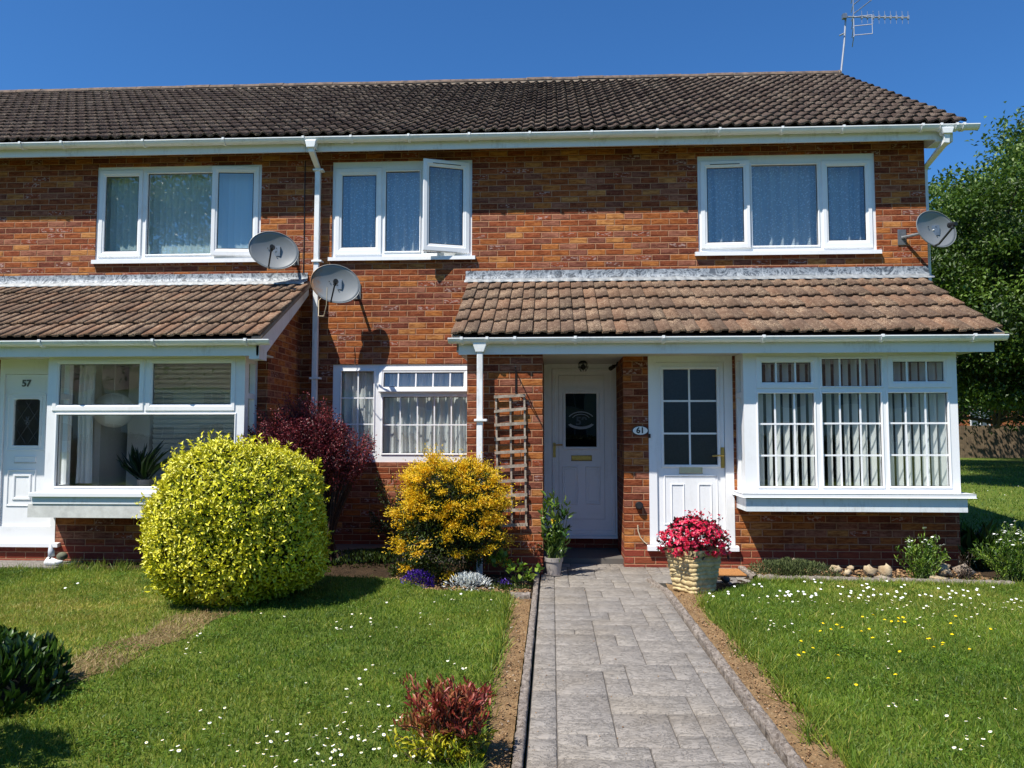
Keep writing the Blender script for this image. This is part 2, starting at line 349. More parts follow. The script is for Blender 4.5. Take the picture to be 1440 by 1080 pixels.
# ---------------------------------------------------------------- the two houses of the terrace
YW, YF, YB, YP, YFA = 9.5, 8.4, 8.05, 7.9, 7.86      # main wall, porch wall, bay front, pier front, porch fascia
XP = -3.05                                            # party line
XG = 4.58                                             # gable wall
def mrot(mb, c, axis, ang):
    V = np.array(mb.v) - np.array(c); k = np.array(axis, float); ca, sa = math.cos(ang), math.sin(ang)
    V = V*ca + np.cross(k, V)*sa + k*(V@k)[:,None]*(1-ca); mb.v = [tuple(q) for q in V+np.array(c)]; return mb
def window(root, outer, Y, panes, sill=None, label=None, deep=.06, glass='glass', trickle=None):
    X0,X1,Z0,Z1 = rect(*outer, Y)
    hs = []
    fixed = []
    for p in panes:
        r = rect(*p['g'], Y); s = rect(*p['s'], Y) if 's' in p else None
        hs.append(r if s is None else (s[0]+.012, s[1]-.012, s[2]+.012, s[3]-.012)); fixed.append((r, s, p))
    fr = MB().holes(X0, X1, Z0, Z1, Y+.02, deep, hs)
    for r, s, p in fixed:
        if s is None: fr.ring(r[0]-.018, r[1]+.018, r[2]-.018, r[3]+.018, .020, Y+.008, Y+.03)
    fo = fr.build('window', M['upvc'], root)
    if label: fo['label'] = label
    gk = MB()
    for r, s, p in fixed:
        sa = MB(); ba = MB(); pa = MB(); gs = MB()
        yy = Y+.02
        if s is not None:
            yy = Y+.004
            w1 = s[0]; 
            # sash: four mitred members between the sash rectangle and the glass rectangle
            lo = [(s[0],s[2]),(s[1],s[2]),(s[1],s[3]),(s[0],s[3])]; li = [(r[0],r[2]),(r[1],r[2]),(r[1],r[3]),(r[0],r[3])]
            def ins(a, b, t): return [tuple(np.array(p1)*(1-t)+np.array(p2)*t) for p1, p2 in zip(a, b)]
            loops = [(lo,yy+.045),(lo,yy+.006),(ins(lo,li,.08),yy),(ins(lo,li,.62),yy),(ins(lo,li,.70),yy+.006),(ins(lo,li,.93),yy+.010),(li,yy+.022),(li,yy+.045)]
            vs = [(x,y,z) for lp,y in loops for x,z in lp]; fs = [(a*4+q, a*4+(q+1)%4, (a+1)*4+(q+1)%4, (a+1)*4+q) for a in range(len(loops)-1) for q in range(4)]
            fs += [(28+q, 28+(q+1)%4, (q+1)%4, q) for q in range(4)]
            sa.add(vs, fs)
            if p.get('trickle'):
                cx = (s[0]+s[1])/2; tw = (s[1]-s[0])*.30; zt = s[3]-(s[3]-r[3])*.55
                gs.box(cx-tw, cx+tw, yy-.004, yy-.001, zt-.004, zt+.004)
        py = yy+.026
        pa.add([(r[0]-.004,py,r[2]-.004),(r[1]+.004,py,r[2]-.004),(r[1]+.004,py,r[3]+.004),(r[0]-.004,py,r[3]+.004)], [(0,1,2,3)])
        for bx in p.get('bx', []):
            xx = at(bx, (p['g'][1]+p['g'][3])/2, Y)[0]; ba.box(xx-.008, xx+.008, py-.006, py-.001, r[2], r[3])
        for by in p.get('by', []):
            zz = at((p['g'][0]+p['g'][2])/2, by, Y)[1]; ba.box(r[0], r[1], py-.0075, py-.0008, zz-.008, zz+.008)
        gw = .006
        for bb in ((r[0],r[0]+gw,r[2],r[3]),(r[1]-gw,r[1],r[2],r[3]),(r[0],r[1],r[2],r[2]+gw),(r[0],r[1],r[3]-gw,r[3])):
            gs.box(bb[0]-.002, bb[1]+.002, py-.004, py-.0012, bb[2]-.002, bb[3]+.002)
        if 'open' in p:
            h, a = p['open']
            if h == 'R': c, ax, an = (s[1], yy+.02, 0), (0,0,1), R(a)
            elif h == 'L': c, ax, an = (s[0], yy+.02, 0), (0,0,1), -R(a)
            else: c, ax, an = (0, yy+.02, s[3]), (1,0,0), -R(a)
            for mb in (sa, pa, ba, gs):
                if mb.v: mrot(mb, c, ax, an)
        if sa.v: sa.build('sash', M['upvc'], fo)
        po = pa.build('pane', M[glass], fo)
        for q_ in range(0, len(ba.v), 8):
            b1 = MB(); b1.v = ba.v[q_:q_+8]; b1.f = [(0,3,2,1),(4,5,6,7),(0,1,5,4),(1,2,6,5),(2,3,7,6),(3,0,4,7)]; b1.build('glazing_bar', M['upvc'], fo)
        gs.build('gasket', M['gasket'], fo)
    if sill:
        a,b,c,d = rect(*sill, Y-.05)
        MB().prism([(Y+.03,d+.010),(Y-.05,d),(Y-.052,c),(Y-.04,c),(Y-.036,c+.008),(Y+.03,c+.008)], 'x', a, b).build('sill', M['upvc'], fo)
    return fo

def tile_roof(name, mat, root, x0, x1, yE, zE, yR, zR, nc, per, prof, lap=.026, jit=.003, skew=0):
    L = math.hypot(yR-yE, zR-zE); d = np.array([0,(yR-yE)/L,(zR-zE)/L]); nn = np.array([0,-d[2],d[1]])
    g_ = L/nc; n = int(round((x1-x0)/per)); per = (x1-x0)/n
    V = []; Fq = []; Rn = []; np_ = len(prof)
    for k in range(nc):
        for j in range(n):
            a = k*g_ + rng.normal(0, jit*(1 if rng.random() > .04 else 4)) - .012; b = (k+1)*g_ + .02
            lo = lap + rng.normal(0, jit*.5); xo = rng.normal(0, jit*.4); tilt = rng.normal(0, jit*.5)
            base_ = len(V)
            for (s_, h_) in ((a, lo), (b, lo*.15)):
                for q, (u, hh) in enumerate(prof):
                    V.append(np.array([x0+j*per+xo+u*(per-.003), yE, zE]) + d*s_ + nn*(h_+hh+tilt*u))
            for q, (u, hh) in enumerate(prof):
                V.append(np.array([x0+j*per+xo+u*(per-.003), yE, zE]) + d*(a+.004) + nn*(lo+hh+tilt*u-.026))
            for q in range(np_-1):
                Fq.append((base_+q, base_+q+1, base_+np_+q+1, base_+np_+q))
                Fq.append((base_+2*np_+q, base_+2*np_+q+1, base_+q+1, base_+q))
            # side edges
            V.append(np.array([x0+j*per+xo+(per-.003), yE, zE]) + d*b + nn*(lo*.15+prof[-1][1]-.02)); 
            Fq.append((base_+np_-1, base_+3*np_-1, base_+3*np_, base_+2*np_-1))
            V.append(np.array([x0+j*per+xo, yE, zE]) + d*b + nn*(lo*.15+prof[0][1]-.02))
            Fq.append((base_+2*np_, base_, base_+np_, base_+3*np_+1))
            Rn += [rng.random()]*(3*np_+2)
    o = np_mesh(name, np.array(V), np.array(Fq), mat, root, np.array(Rn))
    # dark underlay just under the tiles
    ub = MB(); e = .004
    ub.add([(x0+e,yE+.01,zE-.012),(x1-e,yE+.01,zE-.012),(x1-e,yR,zR-.012),(x0+e,yR,zR-.012)], [(0,1,2,3)])
    ub.build('roof_underlay', M['gasket'], o)
    return o
ROLL = [(0,0),(.06,.001),(.22,.002),(.42,.006),(.55,.021),(.68,.032),(.82,.029),(.93,.012),(1,.004)]
FLAT = [(0,.0),(.04,.003),(.46,.004),(.54,.018),(.60,.021),(.93,.021),(.98,.014),(1,.004)]
def ridge(root, x0, x1, y, z):
    mb = MB(); mo = MB(); x = x0
    while x < x1-.02:
        e = min(x+.44, x1); r = .125+random.uniform(-.004,.004); dz = random.uniform(-.006,.006)
        pr = [(y+r*math.sin(t)*1.05, z-.045+dz+r*math.cos(t)*.8) for t in np.linspace(-1.45,1.45,9)]
        prI = [(y+(r-.015)*math.sin(t)*1.05, z-.045+dz+(r-.015)*math.cos(t)*.8) for t in np.linspace(1.45,-1.45,9)]
        mb.prism(pr+prI, 'x', x+.004, e-.004)
        mo.prism([(yy+(y-yy)*.03, zz-.004) for yy, zz in pr], 'x', x-.006, x+.006)
        x = e
    mo.prism([(y-.135,z-.10),(y-.115,z-.03),(y+.115,z-.03),(y+.135,z-.10)], 'x', x0, x1)
    o = mb.build('ridge_tiles', M['ridge'], root); mo.build('mortar_bedding', M['mortar'], o)
def gutter(root, x0, x1, yb, ztop, r, brackets, slope=0, mat='gutter'):
    """half-round gutter hung on a board whose face is at yb"""
    mb = MB(); yc = yb-r-.012; n = 12
    out = [(yc-r*math.cos(t), ztop-r*math.sin(t)*1.0) for t in np.linspace(0, math.pi, n)]
    inn = [(yc-(r-.004)*math.cos(t), ztop-(r-.004)*math.sin(t)) for t in np.linspace(math.pi, 0, n)]
    lip = [(yc-r-.004, ztop+.002),(yc-r-.004, ztop-.008)]
    mb.prism(out+inn, 'x', x0, x1)
    mb.box(x0, x1, yc-r-.005, yc-r+.004, ztop-.008, ztop+.003)
    for e in (x0, x1): mb.prism([(a,b) for a,b in out], 'x', e-.003, e+.003)
    o = mb.build('gutter', M[mat], root)
    for bx in brackets:
        b = MB(); b.prism([(yc-(r+.013)*math.cos(t), ztop-(r+.013)*math.sin(t)) for t in np.linspace(0,math.pi,n)]+[(yc-(r+.001)*math.cos(t), ztop-(r+.001)*math.sin(t)) for t in np.linspace(math.pi,0,n)], 'x', bx-.014, bx+.014)
        b.box(bx-.014, bx+.014, yc-r-.016, yc-r+.006, ztop-.016, ztop+.012)
        b.box(bx-.014, bx+.014, yc+r, yb, ztop-.045, ztop-.005)
        b.build('gutter_bracket', M[mat], o)
    return o
def curtain(name, label, cat, x0, x1, z0, z1, y, amp, freq, mat, group=None, hem=True, n=260):
    xs = np.linspace(x0, x1, n); ph = rng.random(4)*6
    off = amp*(np.sin(xs*freq+ph[0]+.9*np.sin(xs*freq*.31+ph[1]))+.4*np.sin(xs*freq*2.3+ph[2]))
    zs = np.linspace(z0, z1, 6); V = []
    for i, z in enumerate(zs):
        f_ = 1-.35*i/5
        V += [(x+.006*math.sin(z*5+x*9), y+o_*f_, z) for x, o_ in zip(xs, off)]
    F_ = [(r_*n+i, r_*n+i+1, (r_+1)*n+i+1, (r_+1)*n+i) for r_ in range(5) for i in range(n-1)]
    o = np_mesh(name, V, F_, M[mat], None, smooth=True); return tag(o, label, cat, group)
def vblind(label, x0, x1, z0, z1, y, pitch, ang, width, group=None, jit=2, mat='white_blind', holes=()):
    mb = MB(); x = x0+pitch/2; k = 0
    while x < x1:
        if k not in holes:
            a = R(ang+random.uniform(-jit,jit)); c, s = math.cos(a)*width/2, math.sin(a)*width/2; bow = .004
            cs = [(-1,0),(-.5,bow),(0,bow*1.3),(.5,bow),(1,0)]
            P = [(x+c*t-s/(width/2)*b, y+s*t+c/(width/2)*b) for t, b in cs]
            mb.add([(px_,py_,z) for z in (z0+.02,z1-.03) for px_,py_ in P], [(i,i+1,i+6,i+5) for i in range(4)])
        x += pitch; k += 1
    mb.box(x0, x1, y-.02, y+.02, z1-.03, z1)
    o = mb.build('vertical_blind', M[mat], None, smooth=False); return tag(o, label, 'blind', group)

right = empty('terraced_house', ((XP+XG)/2, YW, 0), 'end of terrace brick house with two white doors and the number sign 61', 'house', 'houses in the brick terrace')
left = empty('terraced_house', (-5.6, YW, 0), 'red brick house with the white door numbered 57 at the left edge', 'house', 'houses in the brick terrace')
# window openings (photo measurements on the wall plane)
O_L=(135,233,367,367.5); O_M=(467,226,663.8,362); O_R=(981.4,217,1231.8,354.4); O_K=(467,512,672,650)
hL, hM, hR, hK = (rect(*o, YW) for o in (O_L,O_M,O_R,O_K))
ZE = 5.04
# ---- main walls
wm = MB().holes(XP, XG, -.1, ZE, YW, .27, [hM, hR, hK, (-.10,.79,-.2,2.4), (.79,4.25,-.2,2.30)])
wm.box(XG-.27, XG, YW+.27, 16.5, -.1, ZE)                                  # gable wall
wm.prism([(YW+.02,ZE),(13.0,7.42),(16.48,ZE)], 'x', XG-.27, XG-.002)          # gable triangle
wm.box(XP, XG, 16.5-.27, 16.498, -.1, ZE-.002)
wall_r = wm.build('brick_wall', M['brick'], right)
# porch walls of the right house: store pier, entrance side wall, wall round door 61 and under the bay
xD0, xD1 = at(912.5,640,YF)[0], at(1031.5,640,YF)[0]; xA, xB = .777, 4.28
zDt = 2.26; zD0 = at(970,772,YF)[1]
pw = MB()
pw.box(-.874, -.094, YP, YW-.002, -.1, 2.26)
bayh = (2.03, 4.10, .72, 2.3)
pw.holes(xA, xB, -.1, 2.26, YF, .12, [(xD0, xD1, zD0, 2.3), bayh])
pw.box(xA, xA+.11, YF+.12, YW-.002, -.1, 2.26)
pw.box(xB-.11, xB, YF+.12, YW-.002, -.1, 2.26)
pw.box(-.098, xA-.002, 9.34, 9.46, -.1, .215)
pw.build('porch_wall', M['brick'], right)
# left house
wl = MB().holes(-12.4, XP-.001, -.1, ZE, YW, .27, [hL, (-8.0,-3.30,-.2,2.30)])
wl.box(-12.4, XP, 16.5-.27, 16.5, -.1, ZE-.002); wl.box(-8.3,-8.03, YW+.27, 16.2, -.1, ZE-.002)
wl.build('brick_wall', M['brick'], left)
D57 = rect(-4, 514, 80.5, 762, YF); 
pl = MB()
pl.holes(-8.3, -3.16, -.1, 2.26, YF, .12, [(D57[0], D57[1], D57[2]-.02, 2.3), (D57[1]+.001, -3.33, .72, 2.3)])
pl.box(-3.27, -3.16, YF+.12, YW-.002, -.1, 2.26)
pl.prism([(YF+.0,2.26),(YW-.002,2.26),(YW-.002,3.22),(YF,2.60)], 'x', -3.27, -3.161)
pl.build('porch_wall', M['brick'], left)
# interiors: party wall, floors, backs
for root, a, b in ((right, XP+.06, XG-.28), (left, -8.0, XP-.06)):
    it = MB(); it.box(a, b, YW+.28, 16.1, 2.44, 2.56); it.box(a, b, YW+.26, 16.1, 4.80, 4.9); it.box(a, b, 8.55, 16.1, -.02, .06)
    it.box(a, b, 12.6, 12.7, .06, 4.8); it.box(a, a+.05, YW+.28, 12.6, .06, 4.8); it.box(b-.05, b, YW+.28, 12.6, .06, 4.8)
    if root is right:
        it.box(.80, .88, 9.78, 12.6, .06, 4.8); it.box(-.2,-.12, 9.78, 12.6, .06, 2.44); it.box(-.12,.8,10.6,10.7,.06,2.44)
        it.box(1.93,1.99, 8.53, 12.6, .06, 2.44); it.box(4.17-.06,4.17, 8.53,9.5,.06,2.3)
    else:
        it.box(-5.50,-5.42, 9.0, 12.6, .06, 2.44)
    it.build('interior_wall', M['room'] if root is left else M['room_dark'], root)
# porch ceilings (soffits)
MB().box(-.98, 4.36, YFA+.02, YW-.003, 2.262, 2.28).build('porch_soffit', M['soffit'], right)
MB().box(-8.3, -3.10, YFA+.02, YF-.001, 2.262, 2.28).box(-8.3, -3.272, YF+.001, YW-.003, 2.262, 2.28).build('porch_soffit', M['soffit'], left)

# ---- main roofs
YE, ZT = 9.14, 5.085; YR, ZR = 13.0, 7.50; XV = 4.90
for root, a, b in ((right, XP, XV), (left, -12.6, XP-.004)):
    tile_roof('roof', M['roof_tile'], root, a, b, YE, ZT, YR, ZR, 17, .150, ROLL, lap=.042)
    rr = MB(); rr.add([(a,YR,ZR),(b,YR,ZR),(b,16.86,ZT),(a,16.86,ZT)], [(0,1,2,3)]); rr.build('rear_roof', M['roof_tile'], root)
    ridge(root, a, b-(.0 if root is right else .0), YR, ZR+.03)
    xe = XV-.03 if root is right else XP-.002
    xf = XP+.002 if root is right else -12.5
    MB().box(xf, (XV-.14 if root is right else xe), 9.22, 9.245, 4.922, 5.07).build('fascia', M['fascia'], root)
    MB().box(xf, (XV-.14 if root is right else xe), 9.247, YW-.002, 5.042, 5.055).build('soffit', M['dark_soffit'], root)
# verge: undercloak and white barge board up the gable, boxed at its foot
vg = MB(); s_ = (ZR-ZT)/(YR-YE)
vg.prism([(YE+.02,ZT-.055),(YR,ZR-.055),(YR,ZR-.012),(YE+.02,ZT-.012)], 'x', XV-.20, XV-.012)
vg.build('verge_mortar', M['mortar'], right)
bb = MB(); bb.prism([(9.22,4.895),(9.40,4.895),(YR,ZR-.26),(YR,ZR-.06),(9.22,ZT-.005)], 'x', XV-.14, XV-.115)
bb.prism([(9.222,4.90),(9.45,4.90),(9.9,5.10),(9.9,5.13),(9.222,5.05)], 'x', XG+.002, XV-.142)
bb.build('barge_board', M['fascia'], right)
gb = [at(p,190,9.12)[0] for p in (447-12,494,575,660,745,832,924,1012,1100,1186,1297,1323,1345,1355)]
gutter(right, XP, at(1377,178,9.12)[0], 9.22, at(1377,173.5,9.1)[1]-.002, .057, [q for q in gb[1:]])
gutter(left, -12.5, XP-.003, 9.22, at(1377,173.5,9.1)[1]-.002, .057, [at(p,200,9.12)[0] for p in (30,88,202,315,427)])

# ---- porch roofs
PE, PZ, PR, PRZ = 7.80, 2.425, 9.48, 3.315
XPL = at(634,470,7.80)[0]
tile_roof('porch_roof', M['porch_tile'], right, XPL, at(1409,466,7.80)[0], PE, PZ, PR, PRZ, 5, .139, FLAT, lap=.040, jit=.005)
tile_roof('porch_roof', M['porch_tile'], left, -8.3, -3.03, PE, PZ, PR, PRZ, 5, .139, FLAT, lap=.040, jit=.005)
def porch_trim(root, x0, x1, g0, g1, fx0, fx1, br):
    MB().box(fx0, fx1, YFA-.001, YFA+.02, 2.235, 2.40).build('porch_fascia', M['fascia'], root)
    gutter(root, g0, g1, YFA, 2.392, .054, br)
    # lead flashing: upstand on the wall and apron dressed over the tiles
    fl = MB(); n = 160; xs = np.linspace(x0, x1, n); V = []
    for x in xs:
        j = .006*math.sin(x*9)+random.uniform(-.004,.004); w2 = .010*math.cos(x*2*math.pi/.139)
        V += [(x,YW-.012+random.uniform(-.002,.002),3.455),(x,YW-.016+random.uniform(-.004,.002),3.40+j),(x,YW-.03,3.355+j),(x,YW-.17+w2,3.275+w2*.5+.025),(x,YW-.172+w2,3.262+w2*.5+.02)]
    fl.add(V, [(i*5+k,(i+1)*5+k,(i+1)*5+k+1,i*5+k+1) for i in range(n-1) for k in range(4)]).build('lead_flashing', M['lead'], root, smooth=True)
porch_trim(right, at(655,390,YW)[0], XG-.005, at(630,476,7.75)[0], at(1418,474,7.75)[0], at(645,485,YFA)[0], at(1398,485,YFA)[0],
    [at(p,480,7.75)[0] for p in (649,685,724,809,933,1074,1241,1371)])
porch_trim(left, -8.3, -3.08, -8.3, at(378,487,7.75)[0], -8.3, at(363,490,YFA)[0], [at(p,487,7.75)[0] for p in (56,215,345)])
# verge of the left porch roof, seen from its side
sl_ = (PRZ-PZ)/(PR-PE)
v2 = MB(); v2.prism([(PE+.01,PZ-.035),(PR,PRZ-.035),(PR,PRZ+.008),(PE+.01,PZ+.008)], 'x', -3.12, -3.028)
v2.build('verge_mortar', M['mortar'], left)
b2 = MB(); b2.prism([(YFA-.002,2.235),(YFA+.14,2.235),(PR,PRZ-.15),(PR,PRZ-.037),(YFA-.002,2.40)], 'x', -3.085, -3.06)
b2.prism([(YFA-.002,2.20),(YFA+.22,2.20),(YFA+.22,2.40),(YFA-.002,2.40)], 'x', -3.16, -3.055)
b2.build('barge_board', M['fascia'], left)
b3 = MB(); b3.prism([(PE+.01,PZ-.035),(PR,PRZ-.035),(PR,PRZ-.001),(PE+.01,PZ-.001)], 'x', XPL+.004, XPL+.10)
b3.prism([(YFA+.02,2.28),(YW-.004,2.28),(YW-.004,PRZ-.06),(YFA+.02,2.42)], 'x', -.98, -.955)
b3.build('verge_mortar', M['mortar'], right); b3 = MB()
b3.prism([(PE+.01,PZ-.035),(PR,PRZ-.035),(PR,PRZ-.001),(PE+.01,PZ-.001)], 'x', 4.38, 4.48)
b3.prism([(YFA+.02,2.28),(YW-.004,2.28),(YW-.004,PRZ-.06),(YFA+.02,2.42)], 'x', 4.33, 4.355)
b3.build('verge_mortar', M['mortar'], right)

# ---- upper windows and kitchen window
window(left, O_L, YW, [dict(g=(146.7,247.7,192.7,353), s=(138.5,239,198.8,361)), dict(g=(205.7,242.7,297.7,357)),
    dict(g=(307,243,355,350), s=(299,234,363,360), open=('R',5))], sill=(128,364,368,369.5), label='three light upper window above the porch of number 57')
window(right, O_M, YW, [dict(g=(480.5,246,528,347.5), s=(471,236,536.5,358)), dict(g=(541.8,240,590,353)),
    dict(g=(603,239,650.5,346), s=(594.5,229,660,356.5), open=('R',19), trickle=1)], sill=(461,360.5,668,365.5), label='upper window with its right sash swung open')
window(right, O_R, YW, [dict(g=(995,235.5,1046,340.5), s=(985.5,226,1054.5,349), open=('L',2.5), trickle=1), dict(g=(1058,230.6,1151,345)),
    dict(g=(1165.5,233,1218,337.5), s=(1157,225,1227,348.5))], sill=(978,352.5,1240.5,358), label='widest upper window above the bay')
window(right, O_K, YW, [dict(g=(479,522,524.8,633), bx=[502], by=[559.5,596.5]), dict(g=(540,524.4,652,544.4), s=(533,515.5,668,552), bx=[560,584.8,609,633], open=('T',9)),
    dict(g=(537.8,557.8,660,638), bx=[561.8,586,610,634], by=[597.4])], label='kitchen window with leaded bars and a tilted top light')
g1 = 'net curtains in the upstairs windows'
curtain('net_curtain', 'white net curtain with scattered pattern behind the window with the sash swung open', 'curtain', hM[0]+.05, hM[1]-.05, hM[2]+.03, hM[3]-.02, YW+.19, .030, 46, 'net', g1)
curtain('net_curtain', 'white net curtain with scattered pattern behind the widest upper window above the bay', 'curtain', hR[0]+.05, hR[1]-.05, hR[2]+.03, hR[3]-.02, YW+.19, .030, 40, 'net', g1)
curtain('net_curtain', 'plain white net curtain behind the ground floor window beside the golden bush', 'curtain', hK[0]+.04, hK[1]-.02, hK[2]+.03, hK[3]-.03, YW+.12, .028, 52, 'net_plain')
vblind('pale closed vertical blind behind the upper window above the door numbered 57', hL[0]+.03, hL[1]-.03, hL[2]+.02, hL[3]-.01, YW+.15, .083, 8, .089, 'vertical blinds', mat='cyan_blind')

# ---- bay window of 61
def bay(root, fx0, fx1, panes, tops, zs, zt, side_glass, label):
    """front frame at YB between fx0..fx1, returns window object"""
    hs = [rect(*p['g'], YB) if 's' not in p else rect(*p['s'], YB) for p in panes]
    fr = MB().holes(fx0, fx1, zs, zt, YB, .065, [(h[0]+(.012 if 's' in p else 0), h[1]-(.012 if 's' in p else 0), h[2]+(.012 if 's' in p else 0), h[3]-(.012 if 's' in p else 0)) for h, p in zip(hs, panes)])
    for sx in (fx0, fx1):       # side frames back to the wall
        s0, s1 = (sx, sx+.06) if sx == fx0 else (sx-.06, sx)
        fr.box(s0, s1, YB+.066, YB+.11, zs, zt-.002); fr.box(s0, s1, YF-.07, YF-.001, zs, zt-.002)
        for za, zb in ((zs, zs+.06), (zt-.075, zt-.002), (1.80,1.86)): fr.box(s0, s1, YB+.11, YF-.07, za, zb)
    fo = fr.build('bay_window', M['upvc'], root, bevel=.003); fo['label'] = label
    for h, p in zip(hs, panes):
        r = rect(*p['g'], YB); sa, ba, pa = MB(), MB(), MB(); yy = YB
        if 's' in p:
            yy = YB-.012; s = h
            lo = [(s[0],s[2]),(s[1],s[2]),(s[1],s[3]),(s[0],s[3])]; li = [(r[0],r[2]),(r[1],r[2]),(r[1],r[3]),(r[0],r[3])]
            ins = lambda a,b,t: [tuple(np.array(p1)*(1-t)+np.array(p2)*t) for p1, p2 in zip(a, b)]
            loops = [(lo,yy+.05),(lo,yy+.005),(ins(lo,li,.08),yy),(ins(lo,li,.66),yy),(ins(lo,li,.74),yy+.005),(ins(lo,li,.94),yy+.010),(li,yy+.024),(li,yy+.05)]
            vs = [(x,y,z) for lp,y in loops for x,z in lp]; fs = [(a*4+q, a*4+(q+1)%4, (a+1)*4+(q+1)%4, (a+1)*4+q) for a in range(len(loops)-1) for q in range(4)]
            sa.add(vs, fs)
        else:
            sa.ring(r[0]-.016, r[1]+.016, r[2]-.016, r[3]+.016, .019, YB-.010, YB+.02)
        sa.build('sash', M['upvc'], fo)
        py = yy+.03
        pa.add([(r[0]-.003,py,r[2]-.003),(r[1]+.003,py,r[2]-.003),(r[1]+.003,py,r[3]+.003),(r[0]-.003,py,r[3]+.003)], [(0,1,2,3)]); pa.build('pane', M['glass'], fo)
        for bx in p.get('bx', []):
            xx = at(bx, (p['g'][1]+p['g'][3])/2, YB)[0]; ba.box(xx-.009, xx+.009, py-.006, py-.001, r[2], r[3])
        for by in p.get('by', []):
            zz = at((p['g'][0]+p['g'][2])/2, by, YB)[1]; ba.box(r[0], r[1], py-.0075, py-.0008, zz-.009, zz+.009)
        for q_ in range(0, len(ba.v), 8):
            b1 = MB(); b1.v = ba.v[q_:q_+8]; b1.f = [(0,3,2,1),(4,5,6,7),(0,1,5,4),(1,2,6,5),(2,3,7,6),(3,0,4,7)]; b1.build('glazing_bar', M['upvc'], fo)
        gs = MB(); gw = .005
        for bb_ in ((r[0],r[0]+gw,r[2],r[3]),(r[1]-gw,r[1],r[2],r[3]),(r[0],r[1],r[2],r[2]+gw),(r[0],r[1],r[3]-gw,r[3])): gs.box(bb_[0]-.002,bb_[1]+.002,py-.004,py-.0012,bb_[2]-.002,bb_[3]+.002)
        gs.build('gasket', M['gasket'], fo)
    for sx in (fx0+.03, fx1-.03):
        q = MB(); q.add([(sx,YB+.10,zs+.05),(sx,YF-.06,zs+.05),(sx,YF-.06,zt-.06),(sx,YB+.10,zt-.06)], [(0,1,2,3)]); q.build('pane', M['glass'], fo)
    return fo
c7 = lambda a,b,c,d: (1020+a/2.843, 460+b/2.843, 1020+c/2.843, 460+d/2.843)
k7 = lambda *v: [1020+x/2.843 for x in v]; r7 = lambda *v: [460+y/2.843 for y in v]
bx0, bx1 = at(1046.5,600,YB)[0], at(1348,600,YB)[0]
zs61 = at(1200,460+662/2.843,YB)[1]
bw = bay(right, bx0, bx1, [
    dict(g=c7(147,142,342,220), s=c7(122,118,370,245), bx=k7(204,281)), dict(g=c7(385,125,625,237), bx=k7(461,543)), dict(g=c7(672,138,873,216), s=c7(648,112,903,243), bx=k7(728,806)),
    dict(g=c7(133,264,360,638), bx=k7(204,282), by=r7(387,514)), dict(g=c7(390,263,628,638), bx=k7(465,547), by=r7(385,513)), dict(g=c7(655,262,895,638), bx=k7(729,809), by=r7(384,512))],
    None, zs61, 2.262, None, 'three sided bay window with white glazing bars')
zsb = at(1200,720,7.98)[1]
sb = MB(); sb.prism([(bx0-.05,YF-.002),(bx0-.05,YB-.10),(bx1+.10,YB-.10),(bx1+.10,YF-.002)], 'z', zs61-.045, zs61-.004); sb.build('sill', M['upvc'], bw, bevel=.005)
MB().box(bx0-.01, bx1+.03, YB-.06, YF-.003, zsb, zs61-.047).build('sill_board', M['fascia'], bw)
vblind('white vertical blind of turned slats with dark gaps in the bay window beside door 61', bx0+.07, bx1-.07, zs61+.0, 2.25, YB+.13, .088, -62, .080, 'vertical blinds', jit=8)
# ---- bay of 57
k4 = lambda a,b,c,d: (a/2.769, 440+b/2.769, c/2.769, 440+d/2.769)
lx0, lx1 = at(65,600,YB)[0], at(343,600,YB)[0]
zs57 = at(190,440+697/2.769,YB)[1]
bl = bay(left, lx0, lx1, [dict(g=k4(230,200,541,357), s=k4(207,180,562,382)), dict(g=k4(594,197,898,355), s=k4(570,178,917,382)), dict(g=k4(218,396,912,677))],
    None, zs57, 2.262, None, 'bay window with one wide pane under two top lights')
MB().box(lx0-.10, lx1+.08, YB-.10, YF-.002, zs57-.05, zs57-.004).build('sill', M['upvc'], bl, bevel=.005)
MB().box(lx0-.08, lx1+.06, YB-.07, YF-.003, zs57-.125, zs57-.052).build('sill_board', M['fascia'], bl)
M['sillboard_old'] = simple('weathered_white_board', (214,214,208), .7, .25, 10, .2)
MB().box(lx0-.13, lx1+.10, YB-.06, YF-.004, zs57-.27, zs57-.127).build('lower_board', M['sillboard_old'], bl)

# ---- doors
def text_mesh(s, size, mat, loc, parent, depth=.004, bold=.0, name='number', rx=90, sx=1.0):
    c = bpy.data.curves.new('t', 'FONT'); c.body = s; c.size = size; c.extrude = depth/2; c.offset = bold; c.align_x = 'CENTER'; c.align_y = 'CENTER'
    t = bpy.data.objects.new('t', c); col.objects.link(t); bpy.context.view_layer.update()
    me = bpy.data.meshes.new_from_object(t.evaluated_get(bpy.context.evaluated_depsgraph_get())); bpy.data.objects.remove(t)
    me.name = name
    for v in me.vertices:
        x, y, z = v.co; v.co = (loc[0]+x*sx, loc[1]-z, loc[2]+y)
    me.materials.clear(); return finish(name, me, mat, parent)
def groove_rect(mb, x0, x1, z0, z1, y, w_=.016, d=.007, top=None):
    """raised moulding round a door panel"""
    mb.ring(x0, x1, z0, z1, w_, y-d, y+.004)
def slab_with(mb, x0, x1, z0, z1, y, t, hs): mb.holes(x0, x1, z0, z1, y, t, hs)
